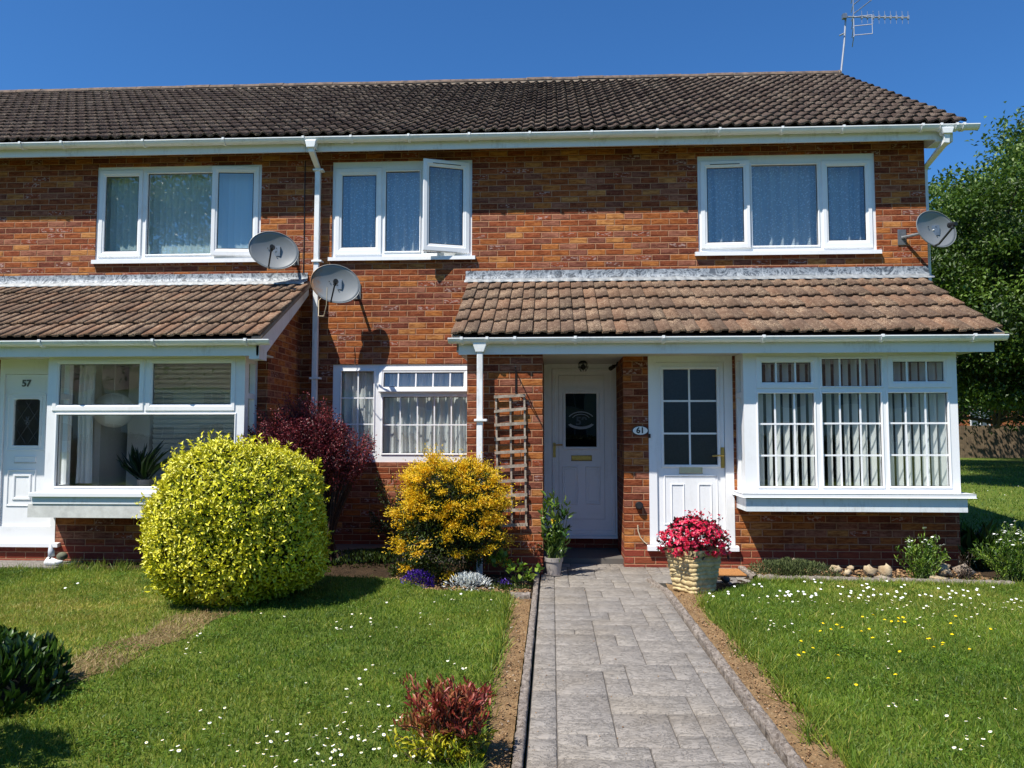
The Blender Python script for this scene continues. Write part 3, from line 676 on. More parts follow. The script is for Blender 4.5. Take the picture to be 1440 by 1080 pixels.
# door 61
y6 = YF+.03
fx0,fx1,_,_ = rect(912.5,505,1031.5,766,YF); fz0 = at(970,766,YF)[1]
c6 = lambda a,b,c,d: (740+a/2.84, 460+b/2.84, 740+c/2.84, 460+d/2.84)
leaf = rect(*c6(520,140,792,838), y6); gl6 = rect(*c6(547,168,761,550), y6)
df = MB().holes(fx0, fx1, fz0, 2.261, YF-.005, .075, [(leaf[0], leaf[1], leaf[2], leaf[3])]); 
d61 = MB().holes(leaf[0]+.003, leaf[1]-.003, leaf[2]+.004, leaf[3]-.003, y6-.012, .05, [gl6])
d61.ring(gl6[0]-.03, gl6[1]+.03, gl6[2]-.03, gl6[3]+.03, .032, y6-.026, y6)
lp = rect(*c6(550,590,766,790), y6)
groove_rect(d61, lp[0], lp[1], lp[2], lp[3], y6-.012, .016, .008)
for a, b in ((578,632),(687,742)):
    q = rect(*c6(a,625,b,788), y6); groove_rect(d61, q[0], q[1], q[2], q[3], y6-.012, .014, .009)
do = d61.build('door', M['upvc'], right); do['label'] = 'sunlit white door with six dark panes'
df.build('door_frame', M['upvc'], do, bevel=.003)
MB().add([(gl6[0],y6+.015,gl6[2]),(gl6[1],y6+.015,gl6[2]),(gl6[1],y6+.015,gl6[3]),(gl6[0],y6+.015,gl6[3])],[(0,1,2,3)]).build('pane', M['frosted'], do)
gb_ = MB(); xm = at(740+653/2.84,600,y6)[0]; gb_.box(xm-.010,xm+.010,y6+.002,y6+.012,gl6[2],gl6[3])
for yy_ in (295,425): zz = at(970,460+yy_/2.84,y6)[1]; gb_.box(gl6[0],gl6[1],y6+.001,y6+.0135,zz-.010,zz+.010)
gb_.build('glazing_bar', M['upvc'], do)
MB().prism([(YF-.055,fz0-.06),(YF-.055,fz0-.015),(YF+.02,fz0-.001),(YF+.02,fz0-.06)], 'x', at(910,770,YF)[0], at(1038,770,YF)[0]).build('threshold', M['upvc'], do)
def letterbox(parent, r, y, mat):
    x0,x1,z0,z1 = r; mb = MB(); mb.ring(x0,x1,z0,z1,.010,y-.014,y); mb.box(x0+.009,x1-.009,y-.008,y-.001,z0+.009,z1-.009); mb.build('letterbox', M[mat], parent)
    MB().box(x0-.004,x1+.004,y-.005,y-.002,z0-.005,z0).build('letterbox_shadow_strip', M['gasket'], parent)  # thin dark strip stands in for the shadow under the letterbox
letterbox(do, rect(*c6(610,558,703,583), y6), y6-.012, 'pale_brass')
hd = rect(*c6(776,480,790,562), y6); hz = at(1010,460+512/2.84,y6)[1]; hm = MB(); hm.box(hd[0],hd[1],y6-.026,y6-.012,hd[2],hd[3])
hm.tube([((hd[0]+hd[1])/2,y6-.02,hz),((hd[0]+hd[1])/2,y6-.065,hz),(hd[0]-.03,y6-.07,hz),(hd[0]-.10,y6-.068,hz-.004)], .010, 8); hm.build('handle', M['brass'], do, bevel=.002)
# door 59, recessed
Y9 = 9.30; gx0, gx1 = -.093, .776
fz9 = at(818,753,Y9)[1]; lf9 = rect(*c6(130,192,313,767), Y9); g9 = rect(*c6(157,248,281,478), Y9); gh = rect(*c6(157,262,281,478), Y9)
f9 = MB().holes(gx0, gx1, fz9, 2.261, Y9, .07, [lf9])
ou = rect(*c6(103,165,355,826), Y9); f9.ring(ou[0], ou[1], ou[2], ou[3], .045, Y9-.014, Y9+.004)
d9 = MB().holes(lf9[0]+.003, lf9[1]-.003, lf9[2]+.003, lf9[3]-.003, Y9+.006, .05, [gh])
# gothic head moulding above the glass
cx9 = (gh[0]+gh[1])/2
d9.prism([(gh[0]-.001,gh[3]+.03),(gh[0]-.001,gh[3]-.012),(cx9,gh[3]+.03-.002),(gh[1]+.001,gh[3]-.012),(gh[1]+.001,gh[3]+.03)], 'y', Y9+.002, Y9+.04)
mo = 0.034
d9.ring(gh[0]-mo, gh[1]+mo, gh[2]-mo, gh[3]+mo*.6, mo*.9, Y9-.010, Y9+.007)
d9.prism([(gh[0]-mo,gh[3]+.02),(cx9,gh[3]+.07),(gh[1]+mo,gh[3]+.02),(gh[1]+mo,gh[3]-.005),(cx9,gh[3]+.045),(gh[0]-mo,gh[3]-.005)], 'y', Y9-.011, Y9+.006)
for a, b in ((143,208),(237,298)):
    q = rect(*c6(a,555,b,708), Y9); groove_rect(d9, q[0], q[1], q[2], q[3], Y9+.006, .018, .012); groove_rect(d9, q[0]+.03, q[1]-.03, q[2]+.03, q[3]-.03, Y9+.006, .010, .006)
do9 = d9.build('door', M['upvc'], right); do9['label'] = 'recessed white door in shade with one dark arched pane and the number 59'
f9.build('door_frame', M['upvc'], do9)
MB().box(gx0, gx1, Y9-.05, Y9+.06, fz9-.03, fz9-.001).build('threshold', M['upvc'], do9)
MB().add([(gh[0],Y9+.03,gh[2]),(gh[1],Y9+.03,gh[2]),(gh[1],Y9+.03,gh[3]),(gh[0],Y9+.03,gh[3])],[(0,1,2,3)]).build('pane', M['dark_glass'], do9)
M['etch'] = simple('etched_glass', (150,158,166), .6, .1); M['ink'] = simple('dark_number', (12,12,16), .5, .1)
et = MB(); zc = gh[2]+(gh[3]-gh[2])*.47
def arc(mb, cx, cz, rx, rz, a0, a1, t, y): 
    A = np.linspace(R(a0), R(a1), 20); mb.prism([(cx+rx*math.cos(a), cz+rz*math.sin(a)) for a in A]+[(cx+(rx-t)*math.cos(a), cz+(rz-t)*math.sin(a)) for a in A[::-1]], 'y', y, y+.002)
M['etch2'] = simple('number_grey', (70,76,84), .5, .1)
arc(et, cx9, zc+.0, .17, .095, 205, 335, .032, Y9+.026); arc(et, cx9, zc, .17, .12, 30, 150, .012, Y9+.026); arc(et, cx9, zc+.02, .11, .07, 20, 160, .008, Y9+.0262)
et.build('etched_band', M['etch'], do9)
text_mesh('59', .135, M['etch2'], (cx9+.005, Y9+.0235, zc-.0), do9, .002, .004)
letterbox(do9, rect(*c6(180,512,262,533), Y9), Y9+.006, 'brass')
hd = rect(*c6(107,462,118,520), Y9); hz = at(778,460+470/2.84,Y9)[1]; hm = MB(); hm.box(hd[0],hd[1],Y9-.018,Y9-.006,hd[2],hd[3])
hm.tube([((hd[0]+hd[1])/2,Y9-.01,hz),((hd[0]+hd[1])/2,Y9-.05,hz),(hd[1]+.08,Y9-.052,hz)], .009, 8); hm.build('handle', M['brass'], do9)
# door 57
y5 = YF+.03; l5 = rect(5.3,526.6,80,740,y5); fx = D57
l5 = (l5[0], l5[0]+.80, l5[2], l5[3])
k5 = lambda a,b,c,d: (a/3.377, 500+b/3.377, c/3.377, 500+d/3.377)
g5 = rect(*k5(68,200,190,427), y5)
f5 = MB().holes(fx[0], fx[1]+.01, D57[2], 2.261, YF-.005, .075, [(l5[0],min(l5[1],fx[1]-.05),l5[2],l5[3])])
l5 = (l5[0], min(l5[1],fx[1]-.05), l5[2], l5[3])
d5 = MB().holes(l5[0]+.003, l5[1]-.003, l5[2]+.003, l5[3]-.003, y5-.010, .05, [g5])
cx5 = (g5[0]+g5[1])/2; hw = (g5[1]-g5[0])/2
A = np.linspace(0, math.pi, 17)
d5.prism([(g5[1]+.001,g5[3]+.001)]+[(cx5+hw*1.01*math.cos(a), g5[3]-.045+.045*math.sin(a)) for a in A]+[(g5[0]-.001,g5[3]+.001)], 'y', y5-.008, y5+.03)
wr = .075
d5.ring(g5[0]-wr, g5[1]+wr, g5[2]-.055, g5[3]+.03, .016, y5-.020, y5-.006)
d5.ring(g5[0]-.028, g5[1]+.028, g5[2]-.028, g5[3]+.010, .028, y5-.018, y5-.004)
d5.prism([(cx5+(hw+wr)*math.cos(a), g5[3]+.03+.05*math.sin(a)) for a in A]+[(cx5+(hw+wr)*math.cos(a), g5[3]+.012+.05*math.sin(a)) for a in A[::-1]], 'y', y5-.021, y5-.006)
zr = at(30,500+455/3.377,y5)[1]; d5.box(l5[0]+.05, l5[1]-.04, y5-.014, y5-.009, zr-.004, zr+.004)
q = rect(*k5(35,540,172,715), y5); groove_rect(d5, q[0], q[1], q[2], q[3], y5-.010, .018, .010); groove_rect(d5, q[0]+.07, q[1]-.05, q[2]+.07, q[3]-.05, y5-.010, .03, .012)
do5 = d5.build('door', M['upvc'], left); do5['label'] = 'white door with small leaded pane, numbered 57'
f5.build('door_frame', M['upvc'], do5, bevel=.003)
MB().prism([(YF-.055,D57[2]-.05),(YF-.055,D57[2]-.01),(YF+.02,D57[2]-.001),(YF+.02,D57[2]-.05)], 'x', fx[0]-.05, at(85,763,YF)[0]).build('threshold', M['upvc'], do5)
MB().add([(g5[0],y5+.012,g5[2]),(g5[1],y5+.012,g5[2]),(g5[1],y5+.012,g5[3]),(g5[0],y5+.012,g5[3])],[(0,1,2,3)]).build('pane', M['dark_glass'], do5)
ld = MB(); W5, H5 = g5[1]-g5[0], g5[3]-g5[2]; M['came'] = simple('leading', (92,98,104), .5, .1, metal=.5)
st = W5/2
for k in range(-5, 9):
    for sg in (1,-1):
        # diagonal cames clipped to the pane
        p = []
        for t in np.linspace(0,1,2): p.append((g5[0]+W5*t, g5[2]+(k*st*1.5)+sg*W5*t*1.5))
        (xa,za),(xb,zb) = p
        pts_ = [(xa+(xb-xa)*t, za+(zb-za)*t) for t in np.linspace(0,1,25)]; pts_ = [q_ for q_ in pts_ if g5[2] < q_[1] < g5[3]-.02]
        if len(pts_) > 1: ld.tube([(x,y5+.009,z) for x,z in (pts_[0],pts_[-1])], .0022, 4)
zf = g5[2]+H5*.52
for a_ in range(0,360,60): ld.tube([(cx5,y5+.006,zf),(cx5+.035*math.cos(R(a_)),y5+.006,zf+.05*math.sin(R(a_)))], .006, 4)
ld.build('leading', M['came'], do5)
text_mesh('57', .105, simple('grey_number', (96,98,96), .5, .1), (at(500/3.377*0+130/3.377,539,y5)[0], y5-.016, at(38,539.5,y5)[1]), do5, .006, .003)
letterbox(do5, rect(*k5(72,478,175,508), y5), y5-.010, 'upvc')

# ---- downpipes
def pipe(root, pts, r, clips, name='downpipe', hopper=None):
    mb = MB(); mb.tube(pts, r, 4, square=True)
    if hopper: mb.add(*hopper)
    o = mb.build(name, M['gutter'], root, bevel=.006)
    for c in clips:
        cb = MB(); cb.box(c[0]-.055, c[0]+.075, c[1]-.05, c[1]+.045, c[2]-.012, c[2]+.012); cb.build('pipe_clip', M['gutter'], o, bevel=.003)
    return o
def frustum(x, y, z0, z1, w0, w1, d0, d1):
    return ([(x-w0,y-d0,z0),(x+w0,y-d0,z0),(x+w0,y+d0,z0),(x-w0,y+d0,z0),(x-w1,y-d1,z1),(x+w1,y-d1,z1),(x+w1,y+d1,z1),(x-w1,y+d1,z1)],[(0,3,2,1),(4,5,6,7),(0,1,5,4),(1,2,6,5),(2,3,7,6),(3,0,4,7)])
xh, zh = at(438,200,9.13); xd, zd = at(447.5,238,9.42)
pipe(right, [(xh,9.14,zh+.02),(xh,9.14,zh-.10),(xd,9.42,zd),(xd,9.42,.02)], .046, [(xd,9.42,zd-.02),(xd,9.42,at(447,368,9.42)[1]),(xd,9.42,at(447,532,9.42)[1])], hopper=frustum(xh,9.14,4.93,5.02,.05,.07,.05,.055))
xq = at(675,560,7.82)[0]
pipe(right, [(xq,7.81,2.34),(xq,7.81,.02)], .043, [(xq,7.81,at(675,591,7.82)[1])], hopper=frustum(xq,7.81,2.25,2.345,.042,.075,.042,.05))
xh, zh = at(1331,186,9.13); xe, ze = at(1307,236,9.55)
pipe(right, [(xh,9.14,zh+.02),(xh,9.14,zh-.10),(XG+.05,9.62,4.70),(XG+.05,9.62,.02)], .046, [], hopper=frustum(xh,9.14,4.95,5.02,.05,.07,.05,.055))
# thin black cable down the party line
MB().tube([(XP-.09,YW-.006,4.9),(XP-.088,YW-.006,4.0),(XP-.09,YW-.006,3.46)], .006, 5).build('cable', M['black'], left)
# ---------------------------------------------------------------- ground
_k = rng.normal(size=(14,2))*np.array([[.8],[1.1],[1.5],[1.9],[2.6],[3.1],[.5],[4.3],[5.7],[7],[.35],[2.2],[1.3],[9]]); _p = rng.random(14)*6.28
def fbm(x, y):
    s = 0
    for k_, p_ in zip(_k, _p): s = s + np.sin(k_[0]*x+k_[1]*y+p_)/(1+.35*np.linalg.norm(k_))
    return s/3.2
def inpoly(x, y, poly):
    r_ = np.zeros(len(x), bool); n = len(poly)
    for i in range(n):
        (xa,ya),(xb,yb) = poly[i], poly[(i+1)%n]
        c = ((ya > y) != (yb > y)); with_ = (xb-xa)*(y-ya)/((yb-ya)+1e-12)+xa
        r_ ^= c & (x < with_)
    return r_
def ground_mat(name, a, b, c, sc_=3, bump=.6):
    g = G(name); p = g.pos(); n1 = g.noise(p, sc_, 5, .7); n2 = g.noise(p, sc_*14, 5, .75)
    cc = g.mix(g.smooth(n1, .35, .65), lin(a), lin(b)); cc = g.mix(g.smooth(n2, .5, .72), cc, lin(c))
    g.base(cc, .95, .1); g.bump(n2, bump, .02); return g.m
M['turf'] = ground_mat('turf', (74,94,34), (98,110,44), (122,120,62))
M['soil'] = ground_mat('soil', (128,102,72), (152,124,90), (182,156,120), 4, 1.)
M['soil_dark'] = ground_mat('bed_soil', (50,40,30), (70,56,42), (98,82,62), 5, 1.)
GZ = .03
me_g = MB(); me_g.add([(-400,-300,-.06),(400,-300,-.06),(400,900,-.06),(-400,900,-.06)], [(0,1,2,3)])
tag(me_g.build('ground', M['turf']), kind='structure')
LL = [(-9,1.6),(-.27,1.6),(-.29,3.27),(-.33,4.0),(-.36,4.5),(-.34,5.1),(-.35,5.85),(-.37,6.74),(-.5,6.87),(-1.12,6.92),(-1.48,7.40),(-2.14,7.52),(-3.3,7.66),(-5,7.76),(-9,7.85)]
RL = [(1.30,1.6),(1.25,3.45),(1.31,4.45),(1.25,5.33),(1.2,6.2),(1.28,6.7),(1.55,7.05),(1.85,7.42),(1.95,7.58),(4.22,7.40),(4.5,7.6),(4.72,8.6),(4.75,60),(70,60),(70,1.6)]
def plate(name, poly, mat, z0, z1, kind='structure'):
    m_ = MB(); m_.prism(list(reversed(poly)), 'z', z1, z0); return tag(m_.build(name, mat), kind=kind)
plate('lawn', LL, M['turf'], -.055, GZ); plate('lawn', RL, M['turf'], -.055, GZ)
def bumpy(name, x0, x1, y0, y1, st, mat, amp=.016, z=-.004, poly=None):
    nx, ny = int((x1-x0)/st)+2, int((y1-y0)/st)+2; X, Yg = np.meshgrid(np.linspace(x0,x1,nx), np.linspace(y0,y1,ny))
    Z = z + amp*(fbm(X*9,Yg*9)*.5+fbm(X*31+4,Yg*27)*.4) + rng.normal(0, amp*.28, X.shape)
    V = np.stack([X,Yg,Z],-1).reshape(-1,3); i = np.arange(ny-1)[:,None]*nx+np.arange(nx-1)[None]
    Fq = np.stack([i,i+1,i+nx+1,i+nx],-1).reshape(-1,4); return tag(np_mesh(name, V, Fq, mat, smooth=True), kind='structure')
bumpy('soil_border', -.46, -.185, 2.0, 6.9, .018, M['soil'])
bumpy('soil_border', 1.07, 1.42, 2.0, 7.45, .018, M['soil'])
bumpy('flower_bed', -3.15, -.18, 6.7, 9.5, .04, M['soil_dark'], .02)
bumpy('flower_bed', 1.42, 4.7, 7.0, 8.42, .035, M['soil_dark'], .02)
bumpy('flower_bed', -8.5, -3.15, 7.7, 8.42, .05, M['soil_dark'], .02, -.01)
# dry bare strip across the left lawn
DS = [gnd(*q, GZ) for q in [(290,858),(235,868),(205,892),(150,905),(95,928),(60,958),(80,972),(130,950),(160,944),(215,912),(262,898),(300,872),(340,862)]]
M['straw_ground'] = ground_mat('dry_ground', (104,90,58), (132,112,74), (156,136,96), 5, 1.)
plate('bare_strip', DS, M['straw_ground'], GZ-.02, GZ+.004)

# paved path of stamped stone slabs
def path_mat():
    g = G('stamped_stone'); p = g.pos(); a = g.n('ShaderNodeAttribute', attribute_name='rnd')
    n1 = g.noise(g.scale(p,(1,1,1)), 9, 5, .62, .6); n2 = g.noise(p, 55, 4, .7); n3 = g.noise(p, 1.4, 4)
    c = g.ramp(a.outputs['Fac'], [(0, lin((143,137,130))), (.5, lin((148,141,133))), (1, lin((153,146,137)))])
    c = g.mix(g.smooth(n1, .42, .62), g.mix(1., c, (.86,.86,.86,1), 'MULTIPLY'), c)
    c = g.mix(g.math('MULTIPLY', g.smooth(n2, .5, .75), .3), c, lin((182,176,168)))
    c = g.mix(g.math('MULTIPLY', g.smooth(n3, .45, .7), .35), c, lin((128,116,98)))
    rv = g.math('ABSOLUTE', g.math('SUBTRACT', g.noise(g.scale(p,(1,1.6,1)), 13, 4, .6, 1.4), .5)); vein = g.math('SUBTRACT', 1., g.smooth(rv, .0, .035))
    c = g.mix(g.math('MULTIPLY', vein, .16), c, lin((112,106,100)))
    g.base(c, .8, .25); g.bump(g.math('ADD', g.math('MULTIPLY', g.math('ABSOLUTE', g.math('SUBTRACT', n1, .5)), 2.5), g.math('ADD', g.math('MULTIPLY', n2, .5), g.math('MULTIPLY', vein, -.5))), .8, .010)
    return g.m
M['path'] = path_mat(); M['joint'] = simple('dark_joint', (92,87,82), .9, .3, 20)
def ashlar(x0, x1, y0, y1, u, V, Fq, Rn, z=0., clip=None):
    nx, ny = int(round((x1-x0)/u)), int(round((y1-y0)/u)); ux, uy = (x1-x0)/nx, (y1-y0)/ny; used = np.zeros((nx,ny), bool)
    for j in range(ny):
        for i in range(nx):
            if used[i,j]: continue
            for w_, h_ in random.sample([(2,1),(3,2),(2,2),(3,1),(1,1),(2,3),(1,2),(3,2),(2,2)], 9)+[(1,1)]:
                if i+w_ <= nx and j+h_ <= ny and not used[i:i+w_,j:j+h_].any(): break
            used[i:i+w_,j:j+h_] = True
            a, b, c, d = x0+i*ux, x0+(i+w_)*ux, y0+j*uy, y0+(j+h_)*uy
            if clip and not clip((a+b)/2, (c+d)/2): continue
            e1, e2 = .0022, .008; k = len(V); t = random.uniform(-.001,.001)
            for e, zz in ((e1, z-.010), (e1+.002, z-.003+t), (e2, z+t)):
                V += [(a+e,c+e,zz),(b-e,c+e,zz),(b-e,d-e,zz),(a+e,d-e,zz)]
            Fq += [(k+8,k+9,k+10,k+11)]+[(k+L_*4+q, k+L_*4+(q+1)%4, k+(L_+1)*4+(q+1)%4, k+(L_+1)*4+q) for L_ in (0,1) for q in range(4)]
            Rn += [random.random()]*12
V, Fq, Rn = [], [], []
ashlar(-.115, .02, 1.8, 7.9, .135, V, Fq, Rn); ashlar(.02, 1.0, 1.8, 7.55, .14, V, Fq, Rn)
ashlar(.02, 1.95, 7.55, 8.38, .14, V, Fq, Rn); ashlar(-.09, .77, 8.38, 9.22, .14, V, Fq, Rn)
tag(np_mesh('path', np.array(V), np.array(Fq), M['path'], None, Rn), kind='structure')
MB().box(-.118, 1.003, 1.8, 7.55, -.05, -.009).box(-.09, 1.955, 7.551, 8.39, -.05, -.009).box(-.09,.775, 8.391, 9.3, -.05, -.009).build('path_joint', M['joint'])
tag(bpy.data.objects['path_joint'], kind='structure')
M['edging'] = simple('rough_concrete_edging', (178,166,154), .9, .42, 34, 1., dist=.014, dark=(104,92,82))
def edging(pts, wd, h, label, amp=.010, mat='edging'):
    V = []; Fq = []; S = []
    for (xa,ya),(xb,yb) in zip(pts, pts[1:]):
        L = math.hypot(xb-xa, yb-ya); n = max(2,int(L/.022)); t = np.linspace(0,1,n, endpoint=False); S += [(xa+(xb-xa)*q, ya+(yb-ya)*q, -(yb-ya)/L, (xb-xa)/L) for q in t]
    S.append((*pts[-1], S[-1][2], S[-1][3]))
    m_ = 9
    for (x,y,nx_,ny_) in S:
        for j, (u, zz) in enumerate([(0,-.06),(0,h*.55),(.04,h*.9),(.25,h),(.5,h),(.75,h),(.96,h*.9),(1,h*.55),(1,-.06)]):
            o_ = rng.normal(0, amp*.35) + amp*.6*fbm(np.array(x*21+y*19), np.array(u*8+y*7))
            V.append((x+nx_*(u-.5)*wd+o_*nx_*.5, y+ny_*(u-.5)*wd, zz+(o_ if 0<j<8 else 0)))
    for i in range(len(S)-1):
        for j in range(m_-1): Fq.append((i*m_+j, i*m_+j+1, (i+1)*m_+j+1, (i+1)*m_+j))
    o = np_mesh('path_edging', np.array(V), np.array(Fq), M[mat], None); return tag(o, label, 'edging')
edging([(-.152,1.9),(-.152,7.9)], .046, .030, 'narrow rough concrete edging along the left side of the path', .008)
edging([(1.045,1.9),(1.045,5.2),(1.035,7.05),(.93,7.62)], .058, .020, 'crumbling pale edging curving along the right side of the path', .016)
edging([(1.98,8.3),(1.98,7.72)], .06, .04, 'short edging beside the doormat', .008)
edging([(1.98,7.68),(4.28,7.50)], .10, .05, 'long grey concrete edging in front of the rocks under the bay window', .012, 'edging')
edging([(-.19,6.78),(-.37,6.80)], .06, .04, 'short stone edging between the lawn corner and the path', .01)
plate('path', [(-8.4,7.9),(-5.25,7.98),(-5.2,8.39),(-8.4,8.39)], M['path'], -.05, .012)
# clods and pebbles in the soil
def pebbles(name, n, sampler, r0, r1, mat, label, kind='stuff', flat=.6):
    base_ = np.array([(1,0,0),(0,1,0),(-1,0,0),(0,-1,0),(0,0,1),(0,0,-1),(.6,.6,.5),(-.6,.5,.55),(.5,-.6,.5)])
    P = sampler(n); r_ = rng.uniform(r0, r1, n)**1; V = []; Fc = []
    fs = [(0,6,4),(6,1,4),(1,7,4),(7,2,4),(2,3,4),(3,8,4),(8,0,4),(0,1,6),(1,2,7),(3,0,8),(1,0,5),(2,1,5),(3,2,5),(0,3,5)]
    ang = rng.random(n)*6.28; sq = rng.uniform(.5,1.2,(n,3)); sq[:,2] *= flat
    b = base_[None]*sq[:,None,:]*r_[:,None,None]*rng.uniform(.8,1.2,(n,9,1)); c, s = np.cos(ang)[:,None], np.sin(ang)[:,None]
    bx, by = b[...,0]*c-b[...,1]*s, b[...,0]*s+b[...,1]*c; V = np.stack([bx+P[:,0:1], by+P[:,1:2], b[...,2]+P[:,2:3]],-1).reshape(-1,3)
    Fc = (np.array(fs)[None]+(np.arange(n)*9)[:,None,None]).reshape(-1,3)
    o = np_mesh(name, V, Fc, mat, None, np.repeat(rng.random(n),9)); tag(o, label, 'pebbles', None, kind); return o
M['clod'] = leaf_mat('soil_clods', [(112,82,54),(152,118,82),(178,144,104),(134,100,70)], .95, 0, .2)
M['pebble'] = leaf_mat('pebbles', [(150,124,98),(196,180,156),(130,110,92),(214,204,186)], .8, 0, .1)
def strip_s(n):
    a = rng.random(n) < .45; y = rng.uniform(2.6,7.0,n)
    return np.stack([np.where(a, rng.uniform(-.37,-.19,n), rng.uniform(1.09,1.30,n)), y, rng.uniform(-.006,.012,n)],-1)
pebbles('soil_clods', 3000, strip_s, .003, .010, M['clod'], 'loose brown clods of soil along both sides of the path')
pebbles('pebbles', 160, strip_s, .004, .010, M['pebble'], 'small pale pebbles scattered in the soil strips beside the path')
def bed_s(n):
    a = rng.random(n) < .5
    return np.stack([np.where(a, rng.uniform(-1.6,-.2,n), rng.uniform(2.0,4.3,n)), np.where(a, rng.uniform(6.95,7.6,n), rng.uniform(7.72,8.3,n)), rng.uniform(0,.02,n)],-1)
pebbles('soil_clods', 2200, bed_s, .006, .024, M['clod'], 'lumpy soil and chippings in the beds against the walls')

# ---------------------------------------------------------------- grass
M['grass'] = leaf_mat('grass_blades', [(56,86,22),(82,114,30),(108,136,40),(136,154,50),(166,166,64),(194,178,98)], .5, .32, .22, 1.3, .35)
M['grass_right'] = leaf_mat('grass_blades', [(60,90,24),(82,114,32),(106,136,40),(128,150,50),(156,162,66),(190,176,96)], .5, .32, .22, 1.3, .35)
def grass(name, n, box, poly, ex, mat, label, h=(.020,.042), wd=.0042, dens=None, z=GZ):
    x = rng.uniform(box[0], box[1], n); y = box[2]+(box[3]-box[2])*rng.random(n)**(dens or 1.)
    k = inpoly(x, y, poly)
    if ex is not None: dry = inpoly(x+rng.normal(0,.09,n), y+rng.normal(0,.14,n), ex); k &= ~(dry & (rng.random(n) < np.clip(.86+.35*fbm(x*7,y*7), .5, .98)))
    x, y = x[k], y[k]; n = len(x)
    pat = fbm(x*1.3, y*1.3); tuft = fbm(x*14, y*14)
    D = np.stack([rng.normal(0,.5,n), rng.normal(0,.5,n), np.full(n,1.)*rng.uniform(.6,1.2,n)],-1)
    N = rdir(n); N[:,2] = 0
    H = rng.uniform(*h, n)*(1+.25*tuft)
    P = np.stack([x,y,np.full(n,z-.004)],-1)
    V, Fc = leaves(P, D, N, H, wd*rng.uniform(.7,1.3,n), BLADE)
    r_ = np.clip(.40-.24*pat+.12*tuft+rng.normal(0,.17,n)+(rng.random(n)<.05)*.35, 0, 1)
    o = np_mesh(name, V, Fc, mat, None, np.repeat(r_,5)); return tag(o, label, 'grass', None, 'stuff')
grass('grass', 330000, (-7.2,-.25,2.4,7.9), LL, DS, M['grass'], 'short mown grass of the left lawn with yellowish patches', dens=1.25)
grass('grass', 330000, (1.15,7.4,2.4,8.0), RL, None, M['grass_right'], 'greener mown grass of the right lawn', dens=1.25, h=(.022,.050))
grass('grass', 70000, (4.7,22,8.0,44), RL, None, M['grass_right'], 'grass beyond the corner of the house', h=(.05,.10), wd=.013, dens=2.2)
for wl_, bx_, nm in ((LL,(-6,-.5,3.2,7.6),'left'),(RL,(1.4,7,3.2,7.4),'right')):
    C_ = np.stack([rng.uniform(bx_[0],bx_[1],90), rng.uniform(bx_[2],bx_[3],90)],-1); i_ = rng.integers(0,90,7000); x = C_[i_,0]+rng.normal(0,.07,7000); y = C_[i_,1]+rng.normal(0,.06,7000); k = inpoly(x,y,wl_); x, y = x[k], y[k]; n = len(x)
    V, Fc = leaves(np.stack([x,y,GZ+rng.uniform(.012,.034,n)],-1), np.stack([rng.normal(0,1,n),rng.normal(0,1,n),rng.uniform(0,.4,n)],-1), np.tile([0,0,1.],(n,1))+rng.normal(0,.3,(n,3)), rng.uniform(.010,.022,n), rng.uniform(.008,.016,n))
    tag(np_mesh('clover', V, Fc, M['grass_right'], None, np.repeat(np.clip(rng.normal(.25,.15,n),0,1),4)), 'small darker patches of clover leaves in the %s lawn' % nm, 'clover', None, 'stuff')
M['straw'] = leaf_mat('dead_grass', [(120,96,64),(160,134,92),(186,164,120),(120,120,60)], .8, .2, .2)
n = 9000; x = rng.uniform(-3.6,-1.6,n); y = rng.uniform(3.8,6.5,n); k = inpoly(x+rng.normal(0,.05,n),y+rng.normal(0,.08,n),DS); x, y = x[k], y[k]; n = len(x)
D = np.stack([rng.normal(0,1,n),rng.normal(0,1,n),rng.uniform(.0,.35,n)],-1)
V, Fc = leaves(np.stack([x,y,np.full(n,GZ+.004)],-1), D, np.tile([0,0,1.],(n,1)), rng.uniform(.03,.08,n), .004, BLADE)
tag(np_mesh('dead_grass', V, Fc, M['straw'], None, np.repeat(rng.random(n),5)), 'dry straw lying on the bare strip across the left lawn', 'dead grass', None, 'stuff')
# longer tufts on the lawn edges and by the walls
def tufts(n, pts, label):
    P = []; 
    for (x,y,s_) in pts:
        m_ = int(90*s_); P.append(np.stack([x+rng.normal(0,.05*s_,m_), y+rng.normal(0,.04*s_,m_), np.full(m_,.0)],-1))
    P = np.concatenate(P); n = len(P); D = np.stack([rng.normal(0,.5,n),rng.normal(0,.5,n),np.ones(n)],-1); N = rdir(n); N[:,2] = 0
    V, Fc = leaves(P, D, N, rng.uniform(.06,.13,n), .005, BLADE)
    tag(np_mesh('grass_tufts', V, Fc, M['grass'], None, np.repeat(np.clip(rng.normal(.5,.2,n),0,1),5)), label, 'grass', None, 'stuff')
ed = [(-.36+random.gauss(0,.01), y, .5) for y in np.arange(3,6.8,.16)]+[(1.27+random.gauss(0,.02), y, .6) for y in np.arange(3,6.9,.14)]
ed += [(x, 7.46-(x-1.9)*.07, .8) for x in np.arange(1.95,4.3,.12)]+[(x, 7.70+random.gauss(0,.03), .8) for x in np.arange(-5.6,-3.2,.16)]
ed += [(x,7.9+random.gauss(0,.06),1.) for x in np.arange(-5.1,-3.7,.3)]
tufts(0, ed, 'longer grass hanging over the lawn edges')

